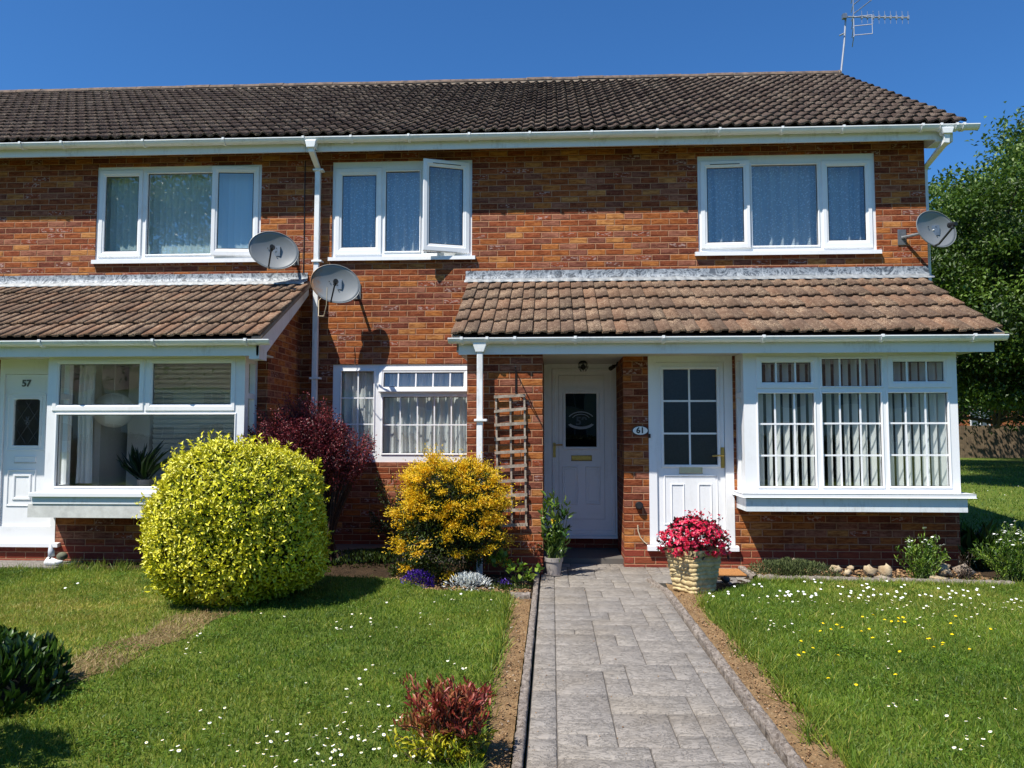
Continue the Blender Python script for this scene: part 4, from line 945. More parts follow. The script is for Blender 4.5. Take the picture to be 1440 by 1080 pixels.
# ---------------------------------------------------------------- daisies and dandelions
def flower_mat(name, ring_, mid, r0):
    g = G(name); o = g.obj(); s = g.n('ShaderNodeSeparateXYZ'); g.l(o, s.inputs[0])
    rr = g.math('SQRT', g.math('ADD', g.math('POWER', s.outputs[0], 2.), g.math('POWER', s.outputs[1], 2.)))
    g.base(g.mix(g.math('LESS_THAN', s.outputs[2], -.003), g.mix(g.smooth(rr, r0, r0*1.15), lin(mid), lin(ring_)), lin((70,100,34))), .6, .2); return g.m
M['daisy'] = flower_mat('daisy', (240,240,234), (232,196,40), .0035)
M['dandelion'] = flower_mat('dandelion', (248,212,20), (240,190,10), .004)
def disc_mesh(name, r, mat, n=9, dome=.2):
    m_ = MB(); vs = [(0,0,r*dome)]; 
    for k_ in range(2*n):
        a = math.pi*k_/n; q = r if k_ % 2 == 0 else r*.84; vs.append((q*math.cos(a), q*math.sin(a), -.0005))
    vs.append((0,0,-.045)); m_.add(vs, [(0,1+k_,1+(k_+1)%(2*n)) for k_ in range(2*n)])
    m_.add([(-.0008,0,0),(.0008,0,0),(.0008,0,-.045),(-.0008,0,-.045)], [(0,1,2,3)])
    me = bpy.data.meshes.new(name); me.from_pydata(m_.v, [], m_.f); me.materials.append(mat); return me
dm = [disc_mesh('daisy', r_, M['daisy']) for r_ in (.0070,.0090)]; dn = [disc_mesh('dandelion', r_, M['dandelion'], 12, .5) for r_ in (.010,.012)]
DP = []
def cluster(px, py, sx, sy, n): DP.extend((px+random.gauss(0,sx), py+random.gauss(0,sy)) for _ in range(int(n*.85)))
cluster(500,1040,60,22,42); cluster(440,1055,70,15,30); cluster(490,985,40,18,14); cluster(520,960,30,12,8); cluster(530,880,40,10,12); cluster(600,850,60,9,12)
cluster(280,1015,40,16,12); cluster(290,905,30,14,8); cluster(640,935,14,5,6); cluster(560,870,90,14,14); cluster(400,1075,60,12,16); cluster(700,960,30,12,3); cluster(250,1050,20,10,7)
cluster(1240,838,70,10,70); cluster(1120,832,60,8,34); cluster(1350,845,60,11,42); cluster(1420,850,30,9,16); cluster(1108,885,16,6,14); cluster(1060,850,30,14,12)
cluster(1260,900,14,6,5); cluster(1262,990,14,6,6); cluster(1240,938,10,4,3); cluster(1375,1035,22,12,9); cluster(1432,990,12,7,7); cluster(1350,1010,14,6,4); cluster(1300,870,90,12,24)
cluster(1160,845,120,10,30); cluster(1400,870,40,15,10); cluster(60,820,40,10,3); cluster(1400,700,40,12,8)
DA = []
for px, py in DP:
    x, y = gnd(px, py, GZ+.05)
    ok = (inpoly(np.array([x]),np.array([y]),LL)[0] and not inpoly(np.array([x]),np.array([y]),DS)[0]) or inpoly(np.array([x]),np.array([y]),RL)[0]
    if ok: DA.append((x, y))
DA.sort(key=lambda q: q[1])
for i, (x, y) in enumerate(DA[:290]):
    o = bpy.data.objects.new('daisy', dm[i%2]); col.objects.link(o); o.location = (x, y, GZ+random.uniform(.045,.06)); o.rotation_euler = (random.uniform(-.15,.55),random.uniform(-.3,.3),random.random()*6)
    tag(o, 'small white daisy open in the grass of the right lawn' if x > 0 else 'small white daisy open in the grass of the left lawn', 'daisy', 'daisies in the right lawn' if x > 0 else 'daisies in the left lawn')
if len(DA) > 290:
    m_ = MB()
    for x, y in DA[290:]:
        z = GZ+.055; vs = [(x,y,z+.002)]+[(x+.011*math.cos(a),y+.011*math.sin(a),z+.004*math.sin(a)) for a in np.linspace(0,2*math.pi,9)[:-1]]
        m_.add(vs, [(0,1+k_,1+(k_+1)%8) for k_ in range(8)])
    tag(m_.build('daisies', simple('far_daisy', (240,240,232), .6, .02)), 'far daisies at the back of the lawn', 'daisies', None, 'stuff')
yl = [(405,435),(466,437),(440,466),(490,455),(307,518),(296,572),(319,569),(360,543),(473,574),(428,682),(553,718),(728,668),(747,568),(576,466),(611,463),(626,505),(581,402),(629,402),(741,430),(769,427),(710,423),(762,406),(1059,553),(940,528),(938,540),(981,490),(880,503),(872,500),(975,441),(997,408),(1153,455),(900,540),(392,470),(680,422),(742,415)]
for i, (a, b) in enumerate(yl):
    x, y = gnd(1030+a/3.176, 740+b/3.176, GZ+.05); o = bpy.data.objects.new('dandelion', dn[i%2]); col.objects.link(o)
    o.location = (x, y, GZ+random.uniform(.045,.065)); o.rotation_euler = (random.uniform(0,.5),random.uniform(-.3,.3),random.random()*6)
    tag(o, 'yellow dandelion flower in the grass of the right lawn', 'dandelion', 'dandelions in the right lawn')

# ---------------------------------------------------------------- shrubs
def shell(n, c, rad, p=2.5, depth=.16, lump=.06, zmin=None, seed=0):
    U = rdir(n*2); r_ = (np.abs(U[:,0]/rad[0])**p+np.abs(U[:,1]/rad[1])**p+np.abs(U[:,2]/rad[2])**p)**(-1/p)
    lm = 1+lump*fbm(U[:,0]*3.2+seed+U[:,2]*2, U[:,1]*3.2+U[:,2]*2.6)+lump*.5*fbm(U[:,0]*9+seed, U[:,2]*9+U[:,1]*5)
    t = rng.random(n*2)**2.2; rr = r_*lm*(1-depth*t); P = np.array(c)+U*rr[:,None]
    G_ = np.sign(U)*np.abs(U*r_[:,None]/np.array(rad))**(p-1)/np.array(rad); N = unit(G_)
    k = np.ones(len(P), bool) if zmin is None else P[:,2] > zmin
    P, N, t = P[k][:n], N[k][:n], t[k][:n]; return P, N, t
def core(name, c, rad, p, mat, parent, zmin=0.01, s=.86, seed=0):  # solid dark hull added inside the leaves, in place of branches
    nu, nv = 40, 24; V = []
    for j in range(nv+1):
        for i in range(nu):
            th, ph = 2*math.pi*i/nu, math.pi*j/nv; u = np.array([math.sin(ph)*math.cos(th), math.sin(ph)*math.sin(th), math.cos(ph)])
            r_ = (abs(u[0]/rad[0])**p+abs(u[1]/rad[1])**p+abs(u[2]/rad[2])**p)**(-1/p)*s*(1+.05*float(fbm(np.array(u[0]*3.2+seed+u[2]*2), np.array(u[1]*3.2+u[2]*2.6))))
            q = np.array(c)+u*r_; q[2] = max(q[2], zmin); V.append(q)
    Fq = [(j*nu+i, j*nu+(i+1)%nu, (j+1)*nu+(i+1)%nu, (j+1)*nu+i) for j in range(nv) for i in range(nu)]
    return np_mesh(name, np.array(V), np.array(Fq), mat, parent, smooth=True)
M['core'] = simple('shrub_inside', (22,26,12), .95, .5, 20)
M['twig'] = simple('twig_bark', (70,52,40), .9, .3, 20)
def mound(name, label, cat, c, r_, n, L_, W_, mat, up=.5, tmpl=LEAF, rm=.5, depth=.5, zmin=.0, seed=0):
    e = empty(name, (c[0],c[1],0), label, cat); P, N, t = shell(n, c, r_, 2.1, depth, .12, zmin, seed)
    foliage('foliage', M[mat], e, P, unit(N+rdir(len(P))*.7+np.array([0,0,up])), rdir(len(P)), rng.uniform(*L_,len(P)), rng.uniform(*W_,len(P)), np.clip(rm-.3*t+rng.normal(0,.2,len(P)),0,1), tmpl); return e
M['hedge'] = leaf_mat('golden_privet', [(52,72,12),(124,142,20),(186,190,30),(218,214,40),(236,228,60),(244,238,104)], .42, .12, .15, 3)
# round yellow-green hedge
hg = empty('round_hedge', (-2.75,6.9,0), 'large round clipped yellow green hedge on the left lawn', 'hedge')
hc, hr = (-2.63,6.50,.675), (.655,.66,.655)
P, N, t = shell(46000, hc, hr, 2.75, .18, .075, .03, 4.6)
SP, SN, ST = shell(520, hc, hr, 2.75, .02, .075, .12, 4.6); SD = unit(SN+np.array([0,0,.7])+rng.normal(0,.35,SN.shape)); LS = rng.uniform(.03,.11,len(SP))
for q_ in np.linspace(.1,1,6): P = np.concatenate([P, SP+SD*(LS*q_)[:,None]+rng.normal(0,.004,SP.shape)]); N = np.concatenate([N, SN]); t = np.concatenate([t, np.full(len(SP), .05)])
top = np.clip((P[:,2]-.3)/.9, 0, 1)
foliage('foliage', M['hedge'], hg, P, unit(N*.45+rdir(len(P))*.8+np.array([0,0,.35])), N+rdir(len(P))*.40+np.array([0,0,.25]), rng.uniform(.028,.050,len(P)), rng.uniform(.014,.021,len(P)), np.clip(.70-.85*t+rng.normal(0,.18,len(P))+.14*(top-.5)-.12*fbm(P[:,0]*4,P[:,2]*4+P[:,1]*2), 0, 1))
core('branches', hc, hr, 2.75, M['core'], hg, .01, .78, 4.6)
# golden bush of feathery clumps
gbush = empty('golden_bush', (-.95,7.5,0), 'bright golden yellow bush with dark green inside in front of the kitchen window', 'bush')
M['gold'] = leaf_mat('golden_sprays', [(190,140,8),(232,176,12),(248,200,20),(252,216,44),(224,196,44)], .5, .32, .1, 3)
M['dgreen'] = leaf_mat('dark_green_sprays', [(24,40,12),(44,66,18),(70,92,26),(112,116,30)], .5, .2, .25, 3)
bc, br = (-.95,7.40,.65), (.46,.36,.55)
P, N, t = shell(15000, bc, br, 2.2, .35, .14, .05, 5.1)
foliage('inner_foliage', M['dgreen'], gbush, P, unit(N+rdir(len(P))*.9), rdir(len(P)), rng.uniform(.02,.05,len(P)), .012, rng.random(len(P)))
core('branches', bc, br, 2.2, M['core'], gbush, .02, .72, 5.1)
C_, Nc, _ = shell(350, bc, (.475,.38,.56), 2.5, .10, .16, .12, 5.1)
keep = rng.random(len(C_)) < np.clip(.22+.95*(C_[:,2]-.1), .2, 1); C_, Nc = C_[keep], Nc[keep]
PP, DD, RR, NN = [], [], [], []
for c_, n_ in zip(C_, Nc):
    dl = 1.0; m_ = 120; s_ = random.uniform(.040,.080); d_ = unit(n_+np.array([0,0,.5])+rng.normal(0,.3,3))
    q = rng.random(m_); sp_ = rng.normal(0,1,(m_,3))*s_*(.25+.6*q)[:,None]; sp_[:,2] *= .5
    PP.append(c_-d_*.05+d_*(q*s_*1.6)[:,None]+sp_); DD.append(unit(d_+rng.normal(0,.55,(m_,3)))); NN.append(np.tile(n_+np.array([0,0,.5]),(m_,1))+rng.normal(0,.5,(m_,3))); RR.append(np.clip(.35+.45*q+rng.normal(0,.15,m_)+rng.normal(0,.1),0,1))
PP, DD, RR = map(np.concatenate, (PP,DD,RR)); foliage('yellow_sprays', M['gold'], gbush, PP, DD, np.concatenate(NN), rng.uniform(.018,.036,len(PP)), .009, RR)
# sprays reaching to the right
# dark red berberis with arching branches
M['red_leaf'] = leaf_mat('dark_red_leaves', [(60,20,28),(100,34,44),(132,50,58),(156,72,70),(118,40,50)], .45, .25, .2, 4)
def branchy(root, base_, tips, droop, leafn, L_, W_, mat, rmin, rmax, twig='twig', r0=.012, tmpl=LEAF, spread=.02, upb=.2, fname='foliage', start=.35):
    br_ = MB(); PP, DD, RR = [], [], []
    for tp in tips:
        b = np.array(base_)+rng.normal(0,.05,3)*np.array([1,1,0]); tp = np.array(tp, float); mid = (b+tp)/2+np.array([0,0,droop*random.uniform(.5,1.2)])+rng.normal(0,.04,3)
        T = np.linspace(0,1,9)[:,None]; C_ = (1-T)**2*b+2*T*(1-T)*mid+T**2*tp
        br_.tube(C_, list(np.linspace(r0, r0*.25, 9)), 4, cap=False)
        q = rng.uniform(start,1,leafn)[:,None]; cc = (1-q)**2*b+2*q*(1-q)*mid+q**2*tp; dr = unit(2*(1-q)*(mid-b)+2*q*(tp-mid))
        PP.append(cc+rng.normal(0,spread,(leafn,3))); DD.append(unit(dr*.7+rdir(leafn)+np.array([0,0,upb]))); RR.append(np.clip(rng.uniform(rmin,rmax)+rng.normal(0,.18,leafn),0,1))
    br_.build('branches', M[twig], root)
    PP, DD, RR = map(np.concatenate, (PP,DD,RR))
    return foliage(fname, M[mat], root, PP, DD, rdir(len(PP))+np.array([0,0,.8]), rng.uniform(*L_, len(PP)), rng.uniform(*W_, len(PP)), RR, tmpl)
rb = empty('red_shrub', (-2.5,8.35,0), 'dark red leaved shrub with arching twigs behind the round hedge', 'shrub')
tips = []
for _ in range(150):
    a = random.uniform(0,6.28); rr_ = math.sqrt(random.random()); tips.append((-2.78+.66*rr_*math.cos(a), 8.25+.42*rr_*math.sin(a), 1.84-.50*rr_**2.5+random.uniform(-.30,.05)))
for _ in range(16): tips.append((random.uniform(-2.1,-1.90), random.uniform(8.0,8.5), random.uniform(1.15,1.45)))
branchy(rb, (-2.5,8.35,.05), tips, .25, 125, (.018,.032), (.010,.016), 'red_leaf', .2, .8, r0=.010, spread=.022, start=.62)
P, N, t = shell(9000, (-2.62,8.25,1.30), (.54,.34,.30), 2.2, .5, .12); foliage('inner_foliage', M['red_leaf'], rb, P, unit(N+rdir(len(P))), rdir(len(P)), .03, .015, np.clip(rng.normal(.25,.2,len(P)),0,1))
# climber in the shade against the wall
cb = empty('dark_shrub', (-1.75,9.1,0), 'thin dark green shrub in shade against the brick below the kitchen window', 'shrub')
tips = [(random.uniform(-2.2,-1.35), random.uniform(8.9,9.35), random.uniform(.25,.95)) for _ in range(40)]
branchy(cb, (-1.75,9.15,.0), tips, .1, 60, (.03,.05), (.012,.018), 'dgreen', .1, .6, r0=.008)
mound('shade_filler_plants', 'low dark plants added to deepen the shade between round hedge and kitchen wall', 'ground cover', (-1.95,8.55,.0), (.75,.45,.10), 3200, (.03,.06), (.012,.02), 'dgreen', .5, seed=7)  # dark mound added so the sunlit bed reads as shaded
mound('shade_filler_plants', 'dark trailing plant added to deepen the shade behind the golden bush', 'ground cover', (-1.35,7.75,.0), (.26,.20,.14), 900, (.03,.06), (.012,.02), 'dgreen', .5, seed=8)  # another dark mound added to stand in for shade on the bed
# laurel at the bottom left
M['laurel'] = leaf_mat('laurel_leaves', [(20,38,10),(32,56,14),(48,78,18),(72,104,26)], .42, .18, .15, 4, .6)
lr = empty('laurel_shrub', (-3.0,3.6,0), 'glossy dark green laurel shrub cut by the bottom left corner', 'shrub')
for c_, r_, n_ in (((-3.04,3.95,.03),(.40,.44,.27),1700), ((-2.98,2.80,.50),(.55,.42,.62),2400), ((-3.2,3.4,.04),(.48,.4,.20),700)):
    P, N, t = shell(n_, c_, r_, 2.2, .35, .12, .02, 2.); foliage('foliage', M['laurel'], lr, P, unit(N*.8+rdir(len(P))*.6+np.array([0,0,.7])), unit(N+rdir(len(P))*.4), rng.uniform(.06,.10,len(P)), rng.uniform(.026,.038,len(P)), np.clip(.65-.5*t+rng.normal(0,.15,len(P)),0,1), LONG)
    core('branches', c_, r_, 2.2, M['core'], lr, .01, .66, 2.)
# heuchera-like red plant at the bottom
M['red_yellow'] = leaf_mat('red_shoots', [(84,34,28),(132,50,42),(170,76,64),(136,92,50),(182,116,78)], .4, .3, .1, 6)
M['lime'] = leaf_mat('lime_shoots', [(60,84,16),(128,142,24),(190,184,36),(220,208,70)], .4, .3, .1, 6)
rp = empty('red_tipped_shrub', (-.44,3.42,0), 'low shrub with red upper shoots and yellow lower leaves beside the path at the bottom', 'shrub')
tips = [(-.45+max(-.22,min(.17,random.gauss(0,.115))), 3.42+random.gauss(0,.08), random.uniform(.15,.33)) for _ in range(90)]
branchy(rp, (-.44,3.42,0), tips, .06, 16, (.030,.055), (.009,.015), 'red_yellow', .2, .8, r0=.004, tmpl=LONG, spread=.008, upb=.9, fname='red_shoots', start=.55)
tips = [(-.45+max(-.24,min(.18,random.gauss(0,.12))), 3.36+random.gauss(0,.08), random.uniform(.06,.15)) for _ in range(60)]
branchy(rp, (-.44,3.38,0), tips, .02, 14, (.025,.05), (.009,.014), 'lime', .3, .9, r0=.004, tmpl=LONG, spread=.01, upb=.7, fname='yellow_leaves', start=.4)

# small bed plants
M['purple'] = leaf_mat('purple_petals', [(48,22,110),(76,40,160),(104,62,190),(60,28,130)], .5, .2, .1, 9)
M['silver'] = leaf_mat('silver_leaves', [(206,212,208),(232,236,232),(246,248,246)], .7, .15, .05, 9)
M['green'] = leaf_mat('fresh_green_leaves', [(40,70,16),(70,106,26),(104,138,36),(146,168,60)], .4, .3, .1, 6)
M['herb'] = leaf_mat('grey_green_leaves', [(70,84,44),(98,112,64),(122,132,84),(84,98,50)], .6, .2, .1, 8)
M['petal'] = simple('white_petals', (240,240,236), .6, .03)
M['pink'] = leaf_mat('red_pink_petals', [(150,6,30),(206,16,58),(226,30,76),(236,70,110)], .45, .25, .08, 9)
M['dark_leaf'] = leaf_mat('bronze_leaves', [(30,20,14),(50,36,20),(44,56,20)], .45, .1, .1, 9)
pf = mound('purple_flowers', 'low mound of purple flowers at the edge of the left lawn', 'flowers', (-1.24,7.20,.05), (.15,.11,.10), 900, (.014,.024), (.010,.014), 'purple')
P, N, t = shell(300, (-1.24,7.20,.03), (.16,.12,.08), 2, .5); foliage('leaves', M['dgreen'], pf, P, unit(N+rdir(len(P))), rdir(len(P)), .03, .008, rng.random(len(P)))
mound('silver_plant', 'silvery white leaved plant at the lawn edge beside the purple flowers', 'plant', (-.76,7.12,.03), (.21,.12,.09), 620, (.03,.055), (.007,.012), 'silver', .5, LONG)
gp = empty('leafy_plant', (-.38,7.28,0), 'bright green round leaved plant beside the foot of the path', 'plant')
tips = [(-.47+random.gauss(0,.05),7.3+random.gauss(0,.04),random.uniform(.16,.30)) for _ in range(14)]+[(-.26+random.gauss(0,.05),7.2+random.gauss(0,.04),random.uniform(.08,.20)) for _ in range(12)]
branchy(gp, (-.38,7.28,0), tips, .04, 5, (.045,.07), (.04,.055), 'green', .5, .9, r0=.003, start=.8, upb=.9, spread=.015)
P = np.stack([rng.normal(-.40,.10,260), rng.normal(7.12,.05,260), rng.uniform(0,.03,260)],-1); foliage('low_leaves', M['dgreen'], gp, P, rdir(260)+np.array([0,0,.9]), rdir(260), .05, .009, rng.random(260))
P = np.stack([rng.normal(-.44,.025,60), rng.normal(7.14,.02,60), rng.uniform(.05,.09,60)],-1); foliage('purple_bloom', M['purple'], gp, P, rdir(60)+np.array([0,0,.5]), rdir(60), .018, .012, rng.random(60))
mound('ground_cover', 'grey green trailing ground cover below the bay window beside the doormat', 'ground cover', (2.37,7.86,.02), (.42,.20,.13), 5200, (.025,.05), (.003,.006), 'herb', .6, seed=3)
def flowering(name, label, c, wd, h, ns, fl, seed):
    random.seed(seed); e = empty(name, (c[0],c[1],0), label, 'flowering plant'); tips = []
    for _ in range(ns): a = random.random()*6.28; q = math.sqrt(random.random()); tips.append((c[0]+wd*q*math.cos(a), c[1]+wd*.6*q*math.sin(a), h*(1-.45*q)+random.uniform(-.12,.04)))
    branchy(e, (c[0],c[1],0), tips, .06, 26, (.03,.055), (.007,.013), 'green', .25, .9, 'herb_stem', .004, LONG, .014, .6, start=.1)
    tips.sort(key=lambda q_: -q_[2])
    for tp in tips[:fl]:
        b = MB(); k_ = 10; tl = (random.gauss(0,.25), random.gauss(-.2,.25)); r_ = random.uniform(.013,.019)
        b.add([(tp[0],tp[1],tp[2]+.006)]+[(tp[0]+r_*math.cos(a), tp[1]+r_*math.sin(a), tp[2]+r_*(math.cos(a)*tl[0]+math.sin(a)*tl[1])) for a in np.linspace(0,6.28,k_+1)[:-1]], [(0,1+i,1+(i+1)%k_) for i in range(k_)])
        b.build('flower_head', M['petal'], e)
M['herb_stem'] = simple('green_stem', (86,104,44), .7, .2)
flowering('white_flowering_plant', 'upright bushy plant with white flower heads among the rocks in front of the bay wall', (3.60,7.80), .24, .52, 46, 24, 5)
flowering('white_flowering_plant', 'sprawling plant with white flower heads at the house corner, right of the rocks', (4.42,7.78), .36, .58, 60, 34, 9)
sp_ = empty('small_plant', (4.0,7.78,0), 'thin dark stemmed plant between the two largest rocks', 'plant')
branchy(sp_, (4.0,7.78,0), [(4.0+random.gauss(0,.03),7.78+random.gauss(0,.02),random.uniform(.12,.28)) for _ in range(9)], .02, 16, (.025,.04), (.006,.01), 'dark_leaf', .3, .9, r0=.003, start=.1, upb=.5)
lv = empty('strap_leaved_plant', (4.55,8.45,0), 'dark spiky plant in the shade of the bay at the house corner', 'plant')
n = 260; P = np.stack([rng.normal(4.62,.12,n), rng.normal(8.6,.12,n), np.full(n,.0)],-1); D = np.stack([rng.normal(0,.45,n),rng.normal(0,.4,n),np.ones(n)],-1)
foliage('foliage', M['laurel'], lv, P, D, rdir(n), rng.uniform(.2,.5,n), .022, rng.random(n), LONG)

# ---------------------------------------------------------------- rocks
M['rock'] = simple('sandstone', (196,178,146), .9, .3, 9, .8, dist=.01, dark=(142,120,90)); M['rock_grey'] = simple('grey_stone', (170,156,140), .9, .3, 8, .6, dark=(120,104,90))
def rock(px, py, wpx, hpx, Y, mat, label, sy=.8, seed=0, group='rocks below the bay window'):
    r2 = np.random.default_rng(seed); x, z = at(px, py, Y); s = Y/F_PX; a, c = wpx*s/2*.82, hpx*s/2*.85
    nu, nv = 7, 5; V = []
    for j in range(nv+1):
        for i in range(nu):
            th, ph = 2*math.pi*(i+.6*r2.random())/nu, math.pi*min(nv,max(0,j+(.35*r2.normal() if 0<j<nv else 0)))/nv; q = 1+r2.uniform(-.34,.30)
            V.append((x+a*q*math.sin(ph)*math.cos(th), Y+a*sy*q*math.sin(ph)*math.sin(th), z+c*q*math.cos(ph)))
    Fq = [(j*nu+i, j*nu+(i+1)%nu, (j+1)*nu+(i+1)%nu, (j+1)*nu+i) for j in range(nv) for i in range(nu)]
    o = np_mesh('rock', np.array(V), np.array(Fq), M[mat]); return tag(o, label, 'rock', group)
rock(1116,794,16,18,8.1,'rock','small pale upright rock behind the ground cover',seed=1)
rock(1174,801,20,13,7.9,'rock','yellowish rock first to the right of the ground cover',seed=2)
rock(1192,805,14,11,7.85,'rock','small round rock in the middle of the row',seed=3)
rock(1197,799,12,9,8.0,'rock','smallest pale rock behind the round one',seed=4)
rock(1223,803,22,17,7.85,'rock','pointed golden yellow rock',seed=5)
rock(1246,803,26,20,7.85,'rock','squarish cream rock left of the bushy white flowering plant',seed=6)
rock(1326,803,34,20,7.9,'rock','long pale rock left of the thin dark plant',seed=7)
rock(1356,803,34,22,7.9,'rock_grey','large grey brown rock right of the thin dark plant',seed=8)
rock(1318,814,34,8,7.68,'rock','flat pinkish slab lying against the concrete edging',seed=9)
rock(1240,812,26,6,7.72,'rock_grey','flat grey slab under the cream rock',seed=10)
rock(1150,803,14,6,7.95,'rock_grey','low grey stone at the right end of the ground cover',seed=11)
rock(214,797,16,13,7.9,'rock_grey','lone brown stone by the wall left of the round hedge',seed=12,group='stones by the wall of number 57')
rock(1021,815,18,10,7.35,'slate','dark slate stone behind the stone planter',seed=13,group='stones by the planter') if M.setdefault('slate', simple('slate',(62,62,66),.6,.3,20,.4)) else None
rock(566,1078,26,24,3.42,'rock_grey','pale stone block at the bottom edge left of the red tipped shrub',seed=14,group='stones in the front border')

# ---------------------------------------------------------------- pots
# square stone-look planter with red flowers
M['plant_pot'] = simple('cream_stone_planter', (214,194,146), .85, .28, 14, .6, dist=.008, dark=(160,138,96))
cx, cy = 1.285, 7.16
pot = empty('planter', (cx,cy,0), 'cream square planter moulded like stacked stone on the right edge of the path', 'planter', rz=0)
V = []; rows = 84; per_side = 20; r3 = np.random.default_rng(3); ang0 = R(38)
lay = np.cumsum(r3.uniform(.03,.055,14)); 
for j in range(rows+1):
    z = .39*j/rows; hw_ = .125+.055*(z/.39)
    if z > .335: hw_ += .018
    for sd in range(4):
        for i in range(per_side):
            t = -1+2*i/per_side; zz = z+.006*math.sin(t*3.1+sd*2)+.003*math.sin(t*7+sd+z*30)
            li = np.searchsorted(lay, zz); lo_ = lay[li-1] if li > 0 else 0; hi_ = lay[li]; fz = (zz-lo_)/(hi_-lo_)
            ridge_ = (.017*math.sin(math.pi*np.clip(fz,0.02,.98))**.5+.004*math.sin(t*11+li*4)) if z < .33 else .004*math.sin(t*9+sd)
            o_ = hw_+ridge_*(.85+.15*math.sin(li*2.3+sd)); lx, ly = (t*hw_, -o_)
            a = sd*math.pi/2+ang0; V.append((cx+lx*math.cos(a)-ly*math.sin(a), cy+lx*math.sin(a)+ly*math.cos(a), z))
nn_ = 4*per_side; Fq = [(j*nn_+i, j*nn_+(i+1)%nn_, (j+1)*nn_+(i+1)%nn_, (j+1)*nn_+i) for j in range(rows) for i in range(nn_)]
np_mesh('pot_body', np.array(V), np.array(Fq), M['plant_pot'], pot)
MB().add([(cx+.17*math.cos(a)*1.1, cy+.17*math.sin(a)*1.1, .355) for a in np.linspace(0,6.28,13)[:-1]], [tuple(range(12))]).build('compost', M['soil_dark'], pot)
fb = empty('red_begonia', (cx,cy,.36), 'mass of crimson pink flowers filling the square planter', 'flowers')
PP, DD = [], []; bn = []
fc, fr_ = (cx+.01,cy-.02,.44), (.30,.24,.23)
C_, Nc, _ = shell(520, fc, fr_, 2., .30, .15, .34)
for c_, n_ in zip(C_, Nc):
    d_ = unit(n_+np.array([0,0,.2])+rng.normal(0,.3,3)); s1 = unit(np.cross(d_,[.3,.2,1.])); s2 = np.cross(d_, s1); s_ = random.uniform(.8,1.25)
    for a in np.linspace(0,6.28,6)[:-1]+random.random(): PP.append(c_+rng.normal(0,.003,3)); DD.append(s1*math.cos(a)+s2*math.sin(a)+d_*random.uniform(.1,.6)); bn.append(d_)
PP, DD, bn = map(np.array, (PP,DD,bn)); foliage('petals', M['pink'], fb, PP, DD, bn, rng.uniform(.020,.032,len(PP)), rng.uniform(.018,.026,len(PP)), rng.random(len(PP)), LONG)
P, N, t = shell(420, fc, (.29,.23,.21), 2., .5, .15, .34); foliage('leaves', M['dark_leaf'], fb, P, unit(N+rdir(len(P))*.8), rdir(len(P)), .05, .028, rng.random(len(P)), LONG)
tips = [(cx+.10+random.gauss(0,.10), cy, random.uniform(.66,.74)) for _ in range(7)]+[(cx+.30,cy,.55),(cx+.32,cy-.03,.50),(cx-.30,cy-.05,.52)]
branchy(fb, (cx,cy,.38), tips, .03, 8, (.02,.03), (.014,.02), 'pink', .2, .6, r0=.003, start=.85, fname='upright_blooms', spread=.012)
# grey pot with glossy leafy plant
gx_, gy_ = .015, 7.86
M['grey_pot'] = simple('grey_glazed_pot', (158,150,144), .6, .12, 10)
gpot = empty('plant_pot', (gx_,gy_,0), 'small round grey pot at the foot of the brick pier beside the recessed door', 'plant pot')
MB().lathe([(.0,.0),(.066,.0),(.068,.008),(.084,.135),(.093,.136),(.095,.175),(.086,.176),(.084,.150),(0,.150)], (gx_,gy_,.004), 28).build('pot_body', M['grey_pot'], gpot, smooth=False)
MB().lathe([(0,0),(.085,0),(.094,.012),(.088,.012),(.08,.004),(0,.004)], (gx_,gy_,.001), 28).build('saucer', M['grey_pot'], gpot)
tp_ = empty('potted_plant', (gx_,gy_,.15), 'tall glossy green plant growing in the round grey pot', 'plant')
tips = [(gx_+.01+random.gauss(0,.075), gy_-.02+random.gauss(0,.06), random.uniform(.42,.80)) for _ in range(20)]+[(gx_-.10,gy_-.1,.70),(gx_-.12,gy_-.1,.66),(gx_-.06,gy_-.03,.84)]
branchy(tp_, (gx_,gy_,.14), tips, .03, 15, (.07,.11), (.025,.036), 'laurel2', .4, 1., 'herb_stem', .005, LONG, .01, .5, start=.12) if M.setdefault('laurel2', leaf_mat('glossy_leaves', [(26,46,16),(40,70,24),(66,98,36),(120,146,60)], .25, .2, .1, 6, .6)) else None
foliage('yellow_bloom', M['gold'], tp_, np.array([(gx_-.01,gy_-.12,.56)]*9)+rng.normal(0,.008,(9,3)), rdir(9)+np.array([0,-.6,0]), rdir(9), .022, .014, rng.random(9))
# doormats
mt = MB().box(1.52,1.93,7.86,8.22,.002,.022); o = mt.build('doormat', simple('coir', (176,120,64), .95, .3, 60, .8), bevel=.003); tag(o, 'brown coir doormat on the paving below the sunlit door', 'doormat')
MB().box(1.50,1.95,7.84,8.24,.001,.010).build('rubber_border', M['black'], o)
pebbles('path_grit', 240, lambda n: np.stack([np.where(rng.random(n)<.6, rng.choice([-.09,.97],n)+rng.normal(0,.035,n), rng.uniform(-.1,.98,n)), rng.uniform(2.6,8.2,n), np.full(n,.002)],-1), .0018, .006, M['clod'], 'grit and crumbs of soil along the edges of the path')
tag(MB().box(.08,.70,8.72,9.16,.002,.020).build('doormat', simple('dark_mat', (44,42,42), .95, .3, 60, .6), bevel=.003), 'dark doormat in the shaded porch recess', 'doormat')
